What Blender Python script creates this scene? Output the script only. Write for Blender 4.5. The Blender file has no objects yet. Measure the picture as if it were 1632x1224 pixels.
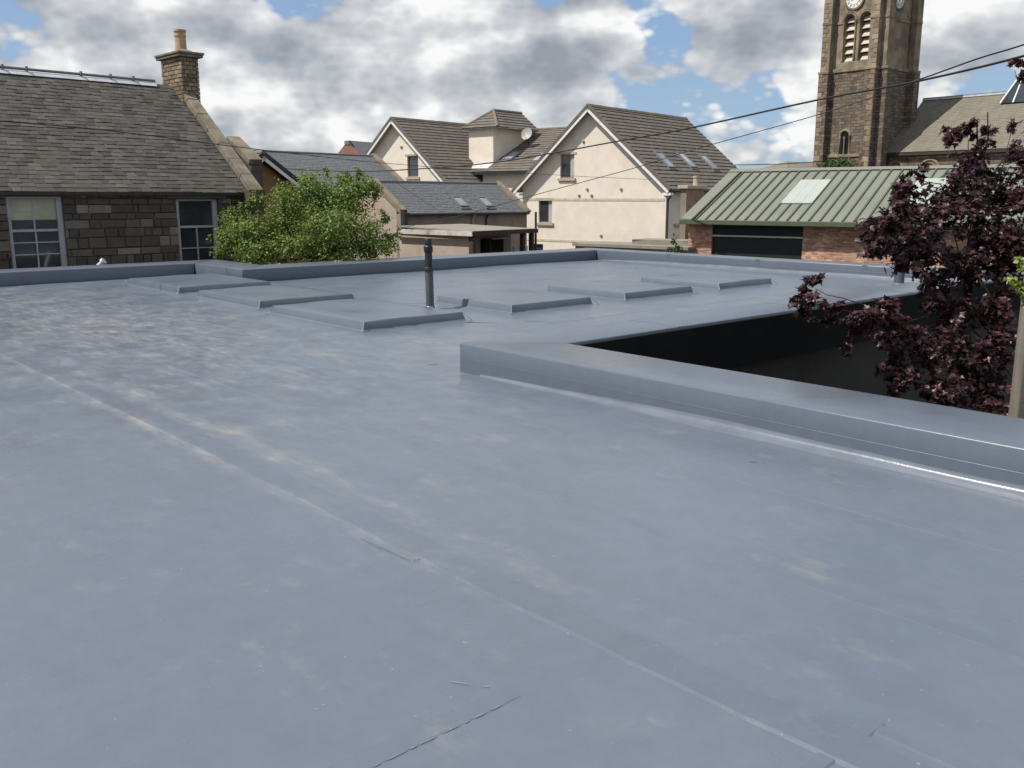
import bpy, bmesh, math, random
import numpy as np
from mathutils import Vector, Matrix
random.seed(11); RNG = np.random.default_rng(5)
sc = bpy.context.scene
COL = sc.collection
R = math.radians

# ------------------------------------------------------------------ camera
FPX, CXP, CYP, EYE = 1459.0, 816.0, 612.0, 1.65          # focal length in px of a 1632x1224 frame
TH = math.atan(298 / 1459)
cam = bpy.data.cameras.new('camera'); camo = bpy.data.objects.new('camera', cam); COL.objects.link(camo)
camo.location = (0, 0, EYE); camo.rotation_euler = (math.pi / 2 - TH, 0, 0)
cam.sensor_width = 36; cam.sensor_fit = 'HORIZONTAL'; cam.lens = 36 * FPX / 1632
cam.clip_start = 0.05; cam.clip_end = 6000
sc.camera = camo

# ------------------------------------------------------------------ sun, sky, exposure
SUN_AZ, SUN_EL = 106.0, 55.0                               # degrees left of the view direction, elevation
sd = Vector((-math.sin(R(SUN_AZ)) * math.cos(R(SUN_EL)), math.cos(R(SUN_AZ)) * math.cos(R(SUN_EL)), math.sin(R(SUN_EL))))
sun = bpy.data.lights.new('sun', 'SUN'); sun.energy = 5.0; sun.angle = R(0.53); sun.color = (1.0, 0.95, 0.88)
suno = bpy.data.objects.new('sun', sun); COL.objects.link(suno)
suno.rotation_euler = sd.to_track_quat('Z', 'Y').to_euler(); suno.location = sd * 60
sc.cycles.max_bounces = 5; sc.cycles.diffuse_bounces = 3; sc.cycles.glossy_bounces = 3; sc.cycles.transmission_bounces = 2; sc.cycles.caustics_reflective = False; sc.cycles.caustics_refractive = False
vs = sc.view_settings
vs.view_transform = 'Standard'; vs.look = 'None'; vs.exposure = 0.05; vs.gamma = 1.0; vs.use_curve_mapping = False

def ray(x, y):
    px, py = x - CXP, CYP - y
    c, s = math.cos(TH), math.sin(TH)
    return Vector((px, FPX * c + py * s, -FPX * s + py * c))

def build_world():
    w = bpy.data.worlds.new('World'); sc.world = w; w.use_nodes = True
    nt = w.node_tree; N = nt.nodes; L = nt.links; N.clear()
    def n(t, **k):
        o = N.new(t)
        for a, b in k.items(): setattr(o, a, b)
        return o
    def val(sock, v):
        if hasattr(v, 'is_output') or isinstance(v, bpy.types.NodeSocket): L.new(v, sock)
        else: sock.default_value = v
    def m(op, a, b=None, c=None, clamp=False):
        o = n('ShaderNodeMath', operation=op, use_clamp=clamp)
        val(o.inputs[0], a)
        if b is not None: val(o.inputs[1], b)
        if c is not None: val(o.inputs[2], c)
        return o.outputs[0]
    def vm(op, a, b=None):
        o = n('ShaderNodeVectorMath', operation=op); val(o.inputs[0], a)
        if b is not None: val(o.inputs[1], b)
        return o.outputs['Value'] if op in ('DOT_PRODUCT', 'LENGTH', 'DISTANCE') else o.outputs[0]
    def sstep(x, a, b):
        o = n('ShaderNodeMapRange', interpolation_type='SMOOTHSTEP'); val(o.inputs[0], x)
        o.inputs[1].default_value = a; o.inputs[2].default_value = b; return o.outputs[0]
    def noise(v, scale, det, rough, dist=0.0):
        o = n('ShaderNodeTexNoise'); val(o.inputs['Vector'], v)
        o.inputs['Scale'].default_value = scale; o.inputs['Detail'].default_value = det
        o.inputs['Roughness'].default_value = rough; o.inputs['Distortion'].default_value = dist
        return o.outputs['Fac']
    def voro(v, scale):
        o = n('ShaderNodeTexVoronoi', feature='SMOOTH_F1'); val(o.inputs['Vector'], v)
        o.inputs['Scale'].default_value = scale; o.inputs['Smoothness'].default_value = 0.35
        return o.outputs['Distance']
    def mix(f, a, b):
        o = n('ShaderNodeMix', data_type='RGBA'); val(o.inputs['Factor'], f)
        val(o.inputs['A'], a); val(o.inputs['B'], b); return o.outputs['Result']
    tc = n('ShaderNodeTexCoord').outputs['Generated']
    mp = n('ShaderNodeMapping'); L.new(tc, mp.inputs[0])
    mp.inputs['Scale'].default_value = (1, 1, 1.7); mp.inputs['Location'].default_value = (3.17, 1.63, 0.42)
    P = mp.outputs[0]
    # blobs that thicken (+) or open (-) the cloud deck at places one can see in the sky
    bias = None
    for (x, y, rad, amt) in SKY_BLOBS:
        d = ray(x, y).normalized()
        dist = vm('DISTANCE', vm('MULTIPLY', tc, (1, 1, 1.5)), (d.x, d.y, d.z * 1.5))
        g = m('MULTIPLY', m('SUBTRACT', 1.0, sstep(dist, 0.0, rad)), amt)
        bias = g if bias is None else m('ADD', bias, g)
    def density(v):
        a = noise(v, SKY_SCALE * .75, 3.0, 0.5, 0.0)
        o = n('ShaderNodeTexVoronoi', feature='F1'); val(o.inputs['Vector'], v)
        o.inputs['Scale'].default_value = SKY_SCALE * 2.4; o.inputs['Detail'].default_value = 2.0; o.inputs['Roughness'].default_value = 0.6; o.inputs['Lacunarity'].default_value = 2.4
        w_ = o.outputs['Distance']
        return m('SUBTRACT', m('ADD', a, .155), m('MULTIPLY', w_, 0.21))
    d0 = density(P)
    off = Vector((sd.x, sd.y, 0)).normalized()
    d1 = density(vm('ADD', P, (off.x * .018, off.y * .018, .040)))
    cov = sstep(m('ADD', d0, bias), 0.335, 0.415)
    lo0 = noise(P, SKY_SCALE * 1.25, 2.0, 0.5); lo1 = noise(vm('ADD', P, (off.x * .05, off.y * .05, .13)), SKY_SCALE * 1.25, 2.0, 0.5)
    lit = m('ADD', m('MULTIPLY', m('SUBTRACT', d0, d1), 1.9), m('MULTIPLY', m('SUBTRACT', lo0, lo1), 1.2))
    thick = sstep(m('ADD', d0, m('MULTIPLY', bias, .6)), 0.40, 0.66)
    dark = None
    for (x, y, rad, amt) in SKY_DARK:
        d = ray(x, y).normalized()
        dist = vm('DISTANCE', vm('MULTIPLY', tc, (1, 1, 2.2)), (d.x, d.y, d.z * 2.2))
        g = m('MULTIPLY', m('SUBTRACT', 1.0, sstep(dist, 0.0, rad)), amt * .8)
        dark = g if dark is None else m('ADD', dark, g)
    b = m('ADD', m('ADD', 0.73, lit), m('MULTIPLY', thick, -0.16))
    b = m('SUBTRACT', b, dark)
    # thicker cloud low in each heap reads as a grey base
    b = m('ADD', b, 0.0, clamp=True)
    ramp = n('ShaderNodeValToRGB'); L.new(b, ramp.inputs[0])
    e = ramp.color_ramp.elements
    e[0].position = 0.0; e[0].color = (3.0, 3.3, 3.8, 1)
    e[1].position = 1.0; e[1].color = (10.2, 10.2, 10.1, 1)
    for pos, c in ((0.25, (3.3, 3.6, 4.1)), (0.5, (4.7, 5.0, 5.45)), (0.75, (6.8, 7.0, 7.25))):
        k = e.new(pos); k.color = (*c, 1)
    sky = n('ShaderNodeTexSky', sky_type='NISHITA', sun_disc=False)
    sky.sun_elevation = R(SUN_EL); sky.sun_rotation = R(-SUN_AZ)
    sky.altitude = 60; sky.air_density = 1.0; sky.dust_density = 0.6; sky.ozone_density = 1.6
    blue = mix(0.5, sky.outputs[0], (3.4, 5.2, 8.2, 1))
    colr = mix(m('MULTIPLY', cov, 0.97), blue, ramp.outputs[0])
    bg = n('ShaderNodeBackground'); L.new(colr, bg.inputs[0]); bg.inputs[1].default_value = 0.092
    out = n('ShaderNodeOutputWorld'); L.new(bg.outputs[0], out.inputs[0])
    w.cycles.sampling_method = 'MANUAL'; w.cycles.sample_map_resolution = 512
SKY_SCALE = 5.6
SKY_BLOBS = [(450, 0, .05, -.12), (1050, 55, .065, -.15), (1190, 155, .08, -.11), (885, -5, .04, -.13), (1590, 130, .05, -.12),
             (750, 75, .20, .10), (130, 70, .25, .17), (350, 70, .14, .16), (560, 30, .12, .10), (945, 45, .07, .2), (1520, 50, .12, .14), (1180, 40, .10, .10), (600, 190, .15, .06)]
SKY_DARK = [(870, 112, .075, .34), (740, 122, .07, .22), (450, 100, .09, .20), (1540, 55, .12, .36), (1230, 85, .09, .22), (330, 40, .09, .15), (520, 160, .05, .15),
            (940, 35, .06, -.75), (620, 80, .06, -.12), (1060, 160, .05, -.22), (1500, 135, .05, -.40), (820, 160, .06, -.18), (100, 100, .07, -.15)]
build_world()

# ------------------------------------------------------------------ helpers
class Frame:
    """A level local frame: x axis at `ang` degrees, origin on the plan."""
    def __init__(s, X, Y, ang):
        s.X, s.Y, s.a = X, Y, R(ang); s.c, s.s = math.cos(s.a), math.sin(s.a)
    def hit(s, x, y, ax, v):
        d = ray(x, y)
        o = (-s.X * s.c - s.Y * s.s, s.X * s.s - s.Y * s.c, EYE)
        q = (d.x * s.c + d.y * s.s, -d.x * s.s + d.y * s.c, d.z)
        k = (v - o[ax]) / q[ax]
        return tuple(o[i] + k * q[i] for i in range(3))
    def world(s, p): return Vector((s.X + p[0] * s.c - p[1] * s.s, s.Y + p[0] * s.s + p[1] * s.c, p[2]))
def fr(px, Y, ang): return Frame((px - CXP) / 1489 * Y, Y, ang)
def at(x, y, Y):
    d = ray(x, y); k = Y / d.y
    return Vector((d.x * k, Y, EYE + d.z * k))
GZ = -3.2                                                 # street level; the flat roof is z = 0

def tag(o, label=None, cat=None, group=None, kind=None):
    for k, v in (('label', label), ('category', cat), ('group', group), ('kind', kind)):
        if v: o[k] = v
    return o
def thing(name, label, cat, f=None, loc=None, group=None):
    o = bpy.data.objects.new(name, None); COL.objects.link(o); o.empty_display_size = 0.3
    if f: o.location = (f.X, f.Y, 0); o.rotation_euler = (0, 0, f.a)
    if loc is not None: o.location = loc
    return tag(o, label, cat, group)
def link(name, me, parent=None, loc=(0, 0, 0), rot=(0, 0, 0), scale=(1, 1, 1)):
    o = bpy.data.objects.new(name, me); COL.objects.link(o)
    o.parent = parent; o.location = loc; o.rotation_euler = rot; o.scale = scale
    return o

class MB:
    def __init__(s): s.v = []; s.f = []
    def add(s, vs, fs):
        k = len(s.v); s.v += [tuple(p) for p in vs]; s.f += [tuple(i + k for i in q) for q in fs]; return s
    def box(s, x0, x1, y0, y1, z0, z1):
        x0, x1 = min(x0, x1), max(x0, x1); y0, y1 = min(y0, y1), max(y0, y1); z0, z1 = min(z0, z1), max(z0, z1)
        return s.add([(x0, y0, z0), (x1, y0, z0), (x1, y1, z0), (x0, y1, z0), (x0, y0, z1), (x1, y0, z1), (x1, y1, z1), (x0, y1, z1)],
                     [(0, 3, 2, 1), (4, 5, 6, 7), (0, 1, 5, 4), (1, 2, 6, 5), (2, 3, 7, 6), (3, 0, 4, 7)])
    def prism(s, pts, off):
        """closed polygon pts (3-D) extruded by vector off"""
        n = len(pts); a = [Vector(p) for p in pts]; b = [p + Vector(off) for p in a]
        return s.add(a + b, [tuple(range(n))[::-1], tuple(range(n, 2 * n))] + [(i, (i + 1) % n, n + (i + 1) % n, n + i) for i in range(n)])
    def tube(s, pts, rad, n=8, cap=True):
        pts = [Vector(p) for p in pts]; m = len(pts)
        rr = rad if hasattr(rad, '__len__') else [rad] * m
        k = len(s.v)
        up = Vector((0, 0, 1))
        for i, p in enumerate(pts):
            t = (pts[min(i + 1, m - 1)] - pts[max(i - 1, 0)]).normalized()
            a = t.cross(up)
            if a.length < 1e-3: a = t.cross(Vector((1, 0, 0)))
            a.normalize(); b = t.cross(a)
            for j in range(n):
                q = 2 * math.pi * j / n
                s.v.append(tuple(p + a * (math.cos(q) * rr[i]) + b * (math.sin(q) * rr[i])))
        for i in range(m - 1):
            for j in range(n):
                j2 = (j + 1) % n
                s.f.append((k + i * n + j, k + i * n + j2, k + (i + 1) * n + j2, k + (i + 1) * n + j))
        if cap:
            s.f.append(tuple(k + j for j in range(n))[::-1]); s.f.append(tuple(k + (m - 1) * n + j for j in range(n)))
        return s
    def lathe(s, prof, c=(0, 0, 0), n=20):
        return s.tube([(c[0], c[1], c[2] + z) for r, z in prof], [r for r, z in prof], n) if False else s._lathe(prof, c, n)
    def _lathe(s, prof, c, n):
        k = len(s.v); m = len(prof)
        for r, z in prof:
            for j in range(n):
                q = 2 * math.pi * j / n
                s.v.append((c[0] + r * math.cos(q), c[1] + r * math.sin(q), c[2] + z))
        for i in range(m - 1):
            for j in range(n):
                j2 = (j + 1) % n
                s.f.append((k + i * n + j, k + i * n + j2, k + (i + 1) * n + j2, k + (i + 1) * n + j))
        s.f.append(tuple(k + j for j in range(n))[::-1]); s.f.append(tuple(k + (m - 1) * n + j for j in range(n)))
        return s
    def mesh(s, name, mat, bevel=0.0, smooth=False, seg=2):
        me = bpy.data.meshes.new(name); me.from_pydata(s.v, [], s.f)
        bm = bmesh.new(); bm.from_mesh(me)
        bmesh.ops.recalc_face_normals(bm, faces=bm.faces)
        if bevel:
            es = [e for e in bm.edges if len(e.link_faces) == 2 and e.calc_face_angle(0) > 0.5]
            bmesh.ops.bevel(bm, geom=es, offset=bevel, segments=seg, affect='EDGES', profile=0.5, clamp_overlap=True)
        bm.to_mesh(me); bm.free()
        if smooth:
            for p in me.polygons: p.use_smooth = True
            if bevel == 0:
                me.set_sharp_from_angle(angle=R(40))
        me.materials.append(mat); return me
    def build(s, name, mat, parent=None, bevel=0.0, smooth=False, seg=2, loc=(0, 0, 0), rot=(0, 0, 0)):
        return link(name, s.mesh(name, mat, bevel, smooth, seg), parent, loc, rot)

# ------------------------------------------------------------------ materials
def shader(name):
    m = bpy.data.materials.new(name); m.use_nodes = True
    nt = m.node_tree; return m, nt, nt.nodes, nt.links, nt.nodes['Principled BSDF']
def ramp_between(nt, fac, cols):
    r = nt.nodes.new('ShaderNodeValToRGB'); nt.links.new(fac, r.inputs[0])
    e = r.color_ramp.elements
    e[0].position = cols[0][0]; e[0].color = (*cols[0][1], 1); e[1].position = cols[-1][0]; e[1].color = (*cols[-1][1], 1)
    for p, c in cols[1:-1]: k = e.new(p); k.color = (*c, 1)
    return r.outputs[0]
def noise_node(nt, scale, det=4, rough=.6, vec=None, sc3=None):
    t = nt.nodes.new('ShaderNodeTexNoise'); t.inputs['Scale'].default_value = scale
    t.inputs['Detail'].default_value = det; t.inputs['Roughness'].default_value = rough
    if vec is None:
        vec = nt.nodes.new('ShaderNodeNewGeometry').outputs['Position']
    if sc3:
        mp = nt.nodes.new('ShaderNodeMapping'); mp.inputs['Scale'].default_value = sc3; nt.links.new(vec, mp.inputs[0]); vec = mp.outputs[0]
    nt.links.new(vec, t.inputs['Vector']); return t.outputs['Fac']
def mixc(nt, f, a, b, mode='MIX'):
    o = nt.nodes.new('ShaderNodeMix'); o.data_type = 'RGBA'; o.blend_type = mode
    for s, v in ((o.inputs['Factor'], f), (o.inputs['A'], a), (o.inputs['B'], b)):
        if isinstance(v, bpy.types.NodeSocket): nt.links.new(v, s)
        elif isinstance(v, (int, float)): s.default_value = v
        else: s.default_value = (*v, 1)
    return o.outputs['Result']
def mth(nt, op, a, b=None, clamp=False):
    o = nt.nodes.new('ShaderNodeMath'); o.operation = op; o.use_clamp = clamp
    for i, v in enumerate((a, b)):
        if v is None: continue
        if isinstance(v, bpy.types.NodeSocket): nt.links.new(v, o.inputs[i])
        else: o.inputs[i].default_value = v
    return o.outputs[0]
def bump(nt, h, strength, dist, bs):
    b = nt.nodes.new('ShaderNodeBump'); b.inputs['Strength'].default_value = strength; b.inputs['Distance'].default_value = dist
    nt.links.new(h, b.inputs['Height']); nt.links.new(b.outputs[0], bs.inputs['Normal'])
def rnd(nt):
    """one random number for each object or each loose piece"""
    oi = nt.nodes.new('ShaderNodeObjectInfo').outputs['Random']
    pi = nt.nodes.new('ShaderNodeNewGeometry').outputs['Random Per Island']
    return mth(nt, 'FRACT', mth(nt, 'ADD', oi, pi))
def mat(name, col, rough=.85, var=.18, scale=6, spec=.3, bmp=.0, bscale=40, bdist=.01, pieces=None, dirt=None, metal=0, sc3=None):
    m, nt, N, L, bs = shader(name)
    f = noise_node(nt, scale, 5, .62, sc3=sc3)
    lo = tuple(max(0, c * (1 - var * 1.6)) for c in col); hi = tuple(min(1, c * (1 + var * 1.6)) for c in col)
    c = ramp_between(nt, f, [(.25, lo), (.75, hi)])
    if pieces:
        c2 = ramp_between(nt, rnd(nt), pieces)
        c = mixc(nt, .75, c, c2)
        c = mixc(nt, .35, c, ramp_between(nt, f, [(.3, (.35,) * 3), (.7, (1.0,) * 3)]), 'MULTIPLY')
    if dirt:
        d = noise_node(nt, dirt[1], 6, .65)
        c = mixc(nt, ramp_between(nt, d, [(dirt[2], (0,) * 3), (dirt[2] + .16, (dirt[3],) * 3)]), c, dirt[0])
    L.new(c, bs.inputs['Base Color'])
    bs.inputs['Roughness'].default_value = rough; bs.inputs['Specular IOR Level'].default_value = spec; bs.inputs['Metallic'].default_value = metal
    if bmp: bump(nt, noise_node(nt, bscale, 4, .6), bmp, bdist, bs)
    return m

def membrane(name, deck=True, tone=1.0):
    m, nt, N, L, bs = shader(name)
    pos = nt.nodes.new('ShaderNodeTexCoord').outputs['Object']
    big = noise_node(nt, .55, 4, .55, pos)
    c = ramp_between(nt, big, [(.3, (.108, .130, .166)), (.7, (.122, .145, .183))])
    fine = noise_node(nt, 7, 6, .7, pos)
    c = mixc(nt, .5, c, ramp_between(nt, fine, [(.3, (.88,) * 3), (.7, (1.10,) * 3)]), 'MULTIPLY')
    rough = ramp_between(nt, noise_node(nt, 1.1, 5, .6, pos), [(.3, (.25,) * 3), (.7, (.40,) * 3)])
    if deck:
        sx = nt.nodes.new('ShaderNodeSeparateXYZ'); L.new(pos, sx.inputs[0]); u, v = sx.outputs[0], sx.outputs[1]
        def band(x, a, w):
            return mth(nt, 'SUBTRACT', 1.0, mth(nt, 'DIVIDE', mth(nt, 'ABSOLUTE', mth(nt, 'SUBTRACT', x, a)), w), True)
        zone = mth(nt, 'MULTIPLY', band(u, 4.0, 3.4), band(v, 12.5, 9.5))                  # dusty area below the stone house
        zone2 = mth(nt, 'ADD', mth(nt, 'MULTIPLY', band(u, 2.70, .16), band(v, 5.2, 6.0)), mth(nt, 'MULTIPLY', band(u, 2.33, .09), band(v, 6.5, 6.0)))   # along the main lap
        zone3 = mth(nt, 'MULTIPLY', band(u, 6.6, 2.0), band(v, 8.3, 1.8))
        zone4 = mth(nt, 'MULTIPLY', band(u, 13.0, 6.0), band(v, 8.6, 1.2))
        z = mth(nt, 'ADD', mth(nt, 'ADD', mth(nt, 'MULTIPLY', zone, .225), mth(nt, 'MULTIPLY', zone2, .22)), mth(nt, 'ADD', mth(nt, 'MULTIPLY', zone3, .16), mth(nt, 'MULTIPLY', zone4, .16)))
        st = noise_node(nt, 2.1, 9, .74, pos, (1.1, .75, 1.0))
        k = mth(nt, 'ADD', st, z)
        mask0 = ramp_between(nt, k, [(.565, (0,) * 3), (.84, (.85,) * 3)])
        brush = ramp_between(nt, noise_node(nt, 9.0, 6, .7, pos, (1.6, .30, 1)), [(.36, (.05,) * 3), (.62, (1,) * 3)])
        mask = mth(nt, 'MULTIPLY', mask0, brush)
        c = mixc(nt, mask, c, (.270, .258, .232))
        spk = ramp_between(nt, noise_node(nt, 55, 2, .5, pos), [(.745, (0,) * 3), (.79, (.7,) * 3)])
        c = mixc(nt, spk, c, (.42, .42, .41))
        ln = ramp_between(nt, noise_node(nt, 5.5, 6, .68, pos, (1.0, .45, 1)), [(.40, (0.80,) * 3), (.62, (1.14,) * 3)])
        c = mixc(nt, mth(nt, 'ADD', .12, mth(nt, 'MULTIPLY', zone, 1.3, True), True), c, ln, 'MULTIPLY')
        dk = ramp_between(nt, noise_node(nt, 1.6, 5, .7, pos, (1.0, .6, 1)), [(.56, (0,) * 3), (.74, (.18,) * 3)])
        c = mixc(nt, dk, c, (.085, .098, .12))
        rough = mixc(nt, mask, rough, (.55,) * 3)
    if tone != 1.0: c = mixc(nt, 1.0, c, (tone,) * 3, 'MULTIPLY')
    L.new(c, bs.inputs['Base Color']); L.new(rough, bs.inputs['Roughness'])
    bs.inputs['Specular IOR Level'].default_value = .75 if deck else .5
    h = mth(nt, 'ADD', noise_node(nt, 26, 3, .5, pos), mth(nt, 'MULTIPLY', noise_node(nt, 3.0, 3, .5, pos), 2.2))
    bump(nt, h, .12, .010, bs)
    return m

def brick_mat(name, c1, c2, mortar, bw, bh, frame_obj_axis='XZ', msz=.012):
    m, nt, N, L, bs = shader(name)
    pos = nt.nodes.new('ShaderNodeTexCoord').outputs['Object']
    s = nt.nodes.new('ShaderNodeSeparateXYZ'); L.new(pos, s.inputs[0])
    cb = nt.nodes.new('ShaderNodeCombineXYZ')
    L.new(mth(nt, 'ADD', s.outputs[0], s.outputs[1]), cb.inputs[0]); L.new(s.outputs[2], cb.inputs[1])
    t = nt.nodes.new('ShaderNodeTexBrick'); L.new(cb.outputs[0], t.inputs['Vector'])
    t.inputs['Scale'].default_value = 1; t.inputs['Brick Width'].default_value = bw; t.inputs['Row Height'].default_value = bh
    t.inputs['Mortar Size'].default_value = msz; t.inputs['Mortar Smooth'].default_value = .3
    t.inputs['Color1'].default_value = (*c1, 1); t.inputs['Color2'].default_value = (*c2, 1); t.inputs['Mortar'].default_value = (*mortar, 1)
    f = noise_node(nt, 1.5, 5, .6, pos)
    c = mixc(nt, .8, t.outputs['Color'], ramp_between(nt, f, [(.3, (.55,) * 3), (.72, (1.25,) * 3)]), 'MULTIPLY')
    f2 = noise_node(nt, 9, 3, .6, pos)
    c = mixc(nt, .5, c, ramp_between(nt, f2, [(.3, (.6,) * 3), (.7, (1.3,) * 3)]), 'MULTIPLY')
    L.new(c, bs.inputs['Base Color']); bs.inputs['Roughness'].default_value = .9; bs.inputs['Specular IOR Level'].default_value = .2
    inv = mth(nt, 'SUBTRACT', 1.0, t.outputs['Fac'])
    bump(nt, mth(nt, 'ADD', inv, mth(nt, 'MULTIPLY', f2, .5)), .6, .03, bs)
    return m

M = {}
M['deck'] = membrane('roof membrane deck'); M['lap'] = membrane('roof membrane lap', True, .965); M['lap_main'] = membrane('roof membrane main lap', True, .93); M['felt'] = membrane('roof membrane upstand', False, .93)
M['stone'] = mat('brown sandstone', (.11, .09, .07), .92, .2, 5, .2, .5, 30, .02,
                 pieces=[(0, (.075, .066, .056)), (.45, (.11, .094, .076)), (.75, (.15, .127, .104)), (.9, (.25, .215, .18)), (1, (.34, .295, .25))])
M['mortar'] = mat('old lime mortar', (.105, .091, .075), .95, .2, 8, .1, .4, 60)
M['slate_old'] = mat('weathered stone slate', (.092, .085, .075), .85, .2, 3, .25, .3, 40, .01,
                     pieces=[(0, (.052, .048, .045)), (.35, (.083, .077, .069)), (.7, (.104, .096, .084)), (1, (.132, .123, .108))],
                     dirt=((.075, .057, .047), .55, .52, .5))
M['skew'] = mat('lichened sandstone coping', (.215, .187, .138), .92, .22, 3, .2, .4, 25, .02, dirt=((.12, .105, .078), 1.6, .46, .65))
M['chimney_brick'] = mat('chimney brick', (.30, .22, .14), .92, .2, 8, .2, .4, 40, .01,
                         pieces=[(0, (.15, .118, .085)), (.5, (.235, .185, .13)), (1, (.35, .285, .20))])
M['pot'] = mat('buff clay chimney pot', (.42, .29, .18), .8, .15, 6, .3)
M['lead'] = mat('pale lead flashing', (.52, .53, .55), .5, .12, 3, .5)
M['iron'] = mat('dark painted iron', (.03, .032, .036), .5, .2, 8, .4)
M['black'] = mat('matt black plastic', (.018, .019, .022), .45, .2, 10, .45)
M['white'] = mat('white paint', (.74, .74, .72), .5, .06, 4, .4)
M['grey_frame'] = mat('grey white window paint', (.37, .38, .39), .55, .08, 6, .4)
M['blind'] = mat('pale yellow blind', (.42, .41, .29), .8, .12, 2, .3)
M['harl_cream'] = mat('cream roughcast', (.74, .665, .565), .95, .07, 1.2, .15, .5, 70, .008, dirt=((.64, .565, .47), .7, .56, .4))
M['harl_grey'] = mat('pinkish grey roughcast', (.42, .345, .27), .95, .10, 1.5, .15, .5, 60, .01, dirt=((.28, .235, .19), .9, .55, .5))
M['harl_dim'] = mat('weathered brown roughcast', (.27, .225, .18), .95, .14, 1.4, .15, .5, 60, .01, dirt=((.15, .13, .11), .9, .5, .5))
M['ochre'] = mat('ochre brown render', (.27, .155, .075), .92, .1, 2, .2, .3, 50)
M['trim_stone'] = mat('buff cast stone', (.42, .365, .28), .9, .12, 5, .2)
M['tile'] = mat('brown concrete tile', (.150, .131, .111), .85, .16, 2.2, .25, .35, 30, .01, dirt=((.10, .085, .068), .8, .5, .45))
M['tile_ridge'] = mat('ridge tile', (.19, .158, .122), .85, .15, 4, .25)
M['slate_new'] = mat('blue grey slate', (.135, .140, .146), .62, .22, 9, .4, .5, 40, .012, sc3=(1, 1, 1))
M['glass'] = mat('window glass', (.035, .042, .05), .06, .3, .8, .8)
M['glass_sky'] = mat('roof window glass', (.30, .34, .38), .08, .2, 1, 1.0)
M['curtain'] = mat('net curtain', (.42, .39, .35), .9, .15, 7, .1)
M['green'] = mat('olive green painted steel', (.185, .193, .158), .55, .07, .8, .3, dirt=((.145, .152, .122), .5, .55, .4))
M['green_dark'] = mat('dark green gutter', (.085, .105, .06), .5, .08, 3, .4)
M['rooflight'] = mat('translucent rooflight sheet', (.37, .41, .37), .4, .07, 1, .5)
M['brick_red'] = brick_mat('red facing brick', (.34, .14, .085), (.66, .40, .26), (.42, .33, .26), .225, .075)
M['brick_far'] = brick_mat('far red brick', (.33, .14, .10), (.40, .19, .13), (.3, .24, .2), .3, .1)
M['shutter'] = mat('dark green roller door', (.012, .018, .016), .55, .1, 4, .35)
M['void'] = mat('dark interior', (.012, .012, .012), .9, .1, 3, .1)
M['church'] = brick_mat('squared church rubble', (.125, .097, .075), (.235, .187, .142), (.105, .088, .07), .55, .24, msz=.03)
M['church_dress'] = mat('buff dressed sandstone', (.27, .222, .158), .9, .2, 1.3, .2, .3, 12, .02, dirt=((.11, .092, .07), .9, .44, .7))
M['quoin'] = mat('church quoin', (.38, .29, .18), .9, .2, 4, .2, .3, 20, .02, pieces=[(0, (.11, .088, .065)), (.5, (.22, .178, .128)), (1, (.38, .315, .22))])
M['louvre'] = mat('pale slate louvre', (.52, .46, .36), .8, .1, 4, .3)
M['nave_slate'] = mat('lichened nave slates', (.185, .168, .132), .85, .14, 1.6, .2, .4, 14, .02, dirt=((.165, .15, .12), .5, .48, .6), sc3=(1, 1, .35))
M['clock'] = mat('white clock dial', (.78, .77, .72), .5, .05, 3, .3)
M['asphalt'] = mat('worn paving', (.075, .073, .07), .95, .2, .6, .2, .3, 30)
M['court'] = mat('courtyard slabs', (.05, .05, .048), .9, .2, 1.2, .2)
M['wall_dark'] = mat('dark olive render', (.045, .043, .039), .9, .15, 1.1, .2, .3, 30)
M['bark'] = mat('dark bark', (.045, .035, .03), .9, .3, 14, .2, .6, 40, .02)
M['post'] = mat('weathered timber post', (.19, .17, .145), .9, .2, 9, .2, .5, 30, .01, sc3=(1, 1, .12))
M['cable'] = mat('black cable sheath', (.022, .022, .026), .6, .1, 4, .3)
M['dish'] = mat('grey dish', (.36, .345, .325), .5, .08, 5, .4)
M['fascia_peel'] = mat('peeling fascia', (.55, .51, .46), .85, .2, 5, .2, dirt=((.12, .10, .08), 2.5, .52, .8))
M['gravel_roof'] = mat('mineral felt roof', (.25, .23, .19), .95, .12, 2, .15, .3, 50)

def leaf_mat(name, cols, spec=.4, rough=.45, trans=.25):
    m, nt, N, L, bs = shader(name)
    c = ramp_between(nt, rnd(nt), cols)
    L.new(c, bs.inputs['Base Color']); bs.inputs['Roughness'].default_value = rough; bs.inputs['Specular IOR Level'].default_value = spec
    tr = N.new('ShaderNodeBsdfTranslucent'); L.new(c, tr.inputs[0])
    mx = N.new('ShaderNodeMixShader'); mx.inputs[0].default_value = trans
    L.new(bs.outputs[0], mx.inputs[1]); L.new(tr.outputs[0], mx.inputs[2])
    L.new(mx.outputs[0], N['Material Output'].inputs[0]); return m
M['maple'] = leaf_mat('purple maple leaf', [(0, (.024, .012, .013)), (.5, (.048, .019, .023)), (.85, (.082, .033, .036)), (1, (.13, .058, .055))], .42, .40, .26)
M['green_leaf'] = leaf_mat('fresh green leaf', [(0, (.085, .13, .025)), (.5, (.155, .225, .045)), (.9, (.22, .295, .065)), (1, (.29, .35, .10))], .35, .5, .35)
M['far_leaf'] = leaf_mat('hedge leaf', [(0, (.04, .07, .018)), (1, (.10, .15, .04))], .3, .5, .3)
M['gold_leaf'] = leaf_mat('golden climber leaf', [(0, (.12, .19, .03)), (.5, (.26, .30, .06)), (1, (.50, .48, .20))], .35, .45, .35)

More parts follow.
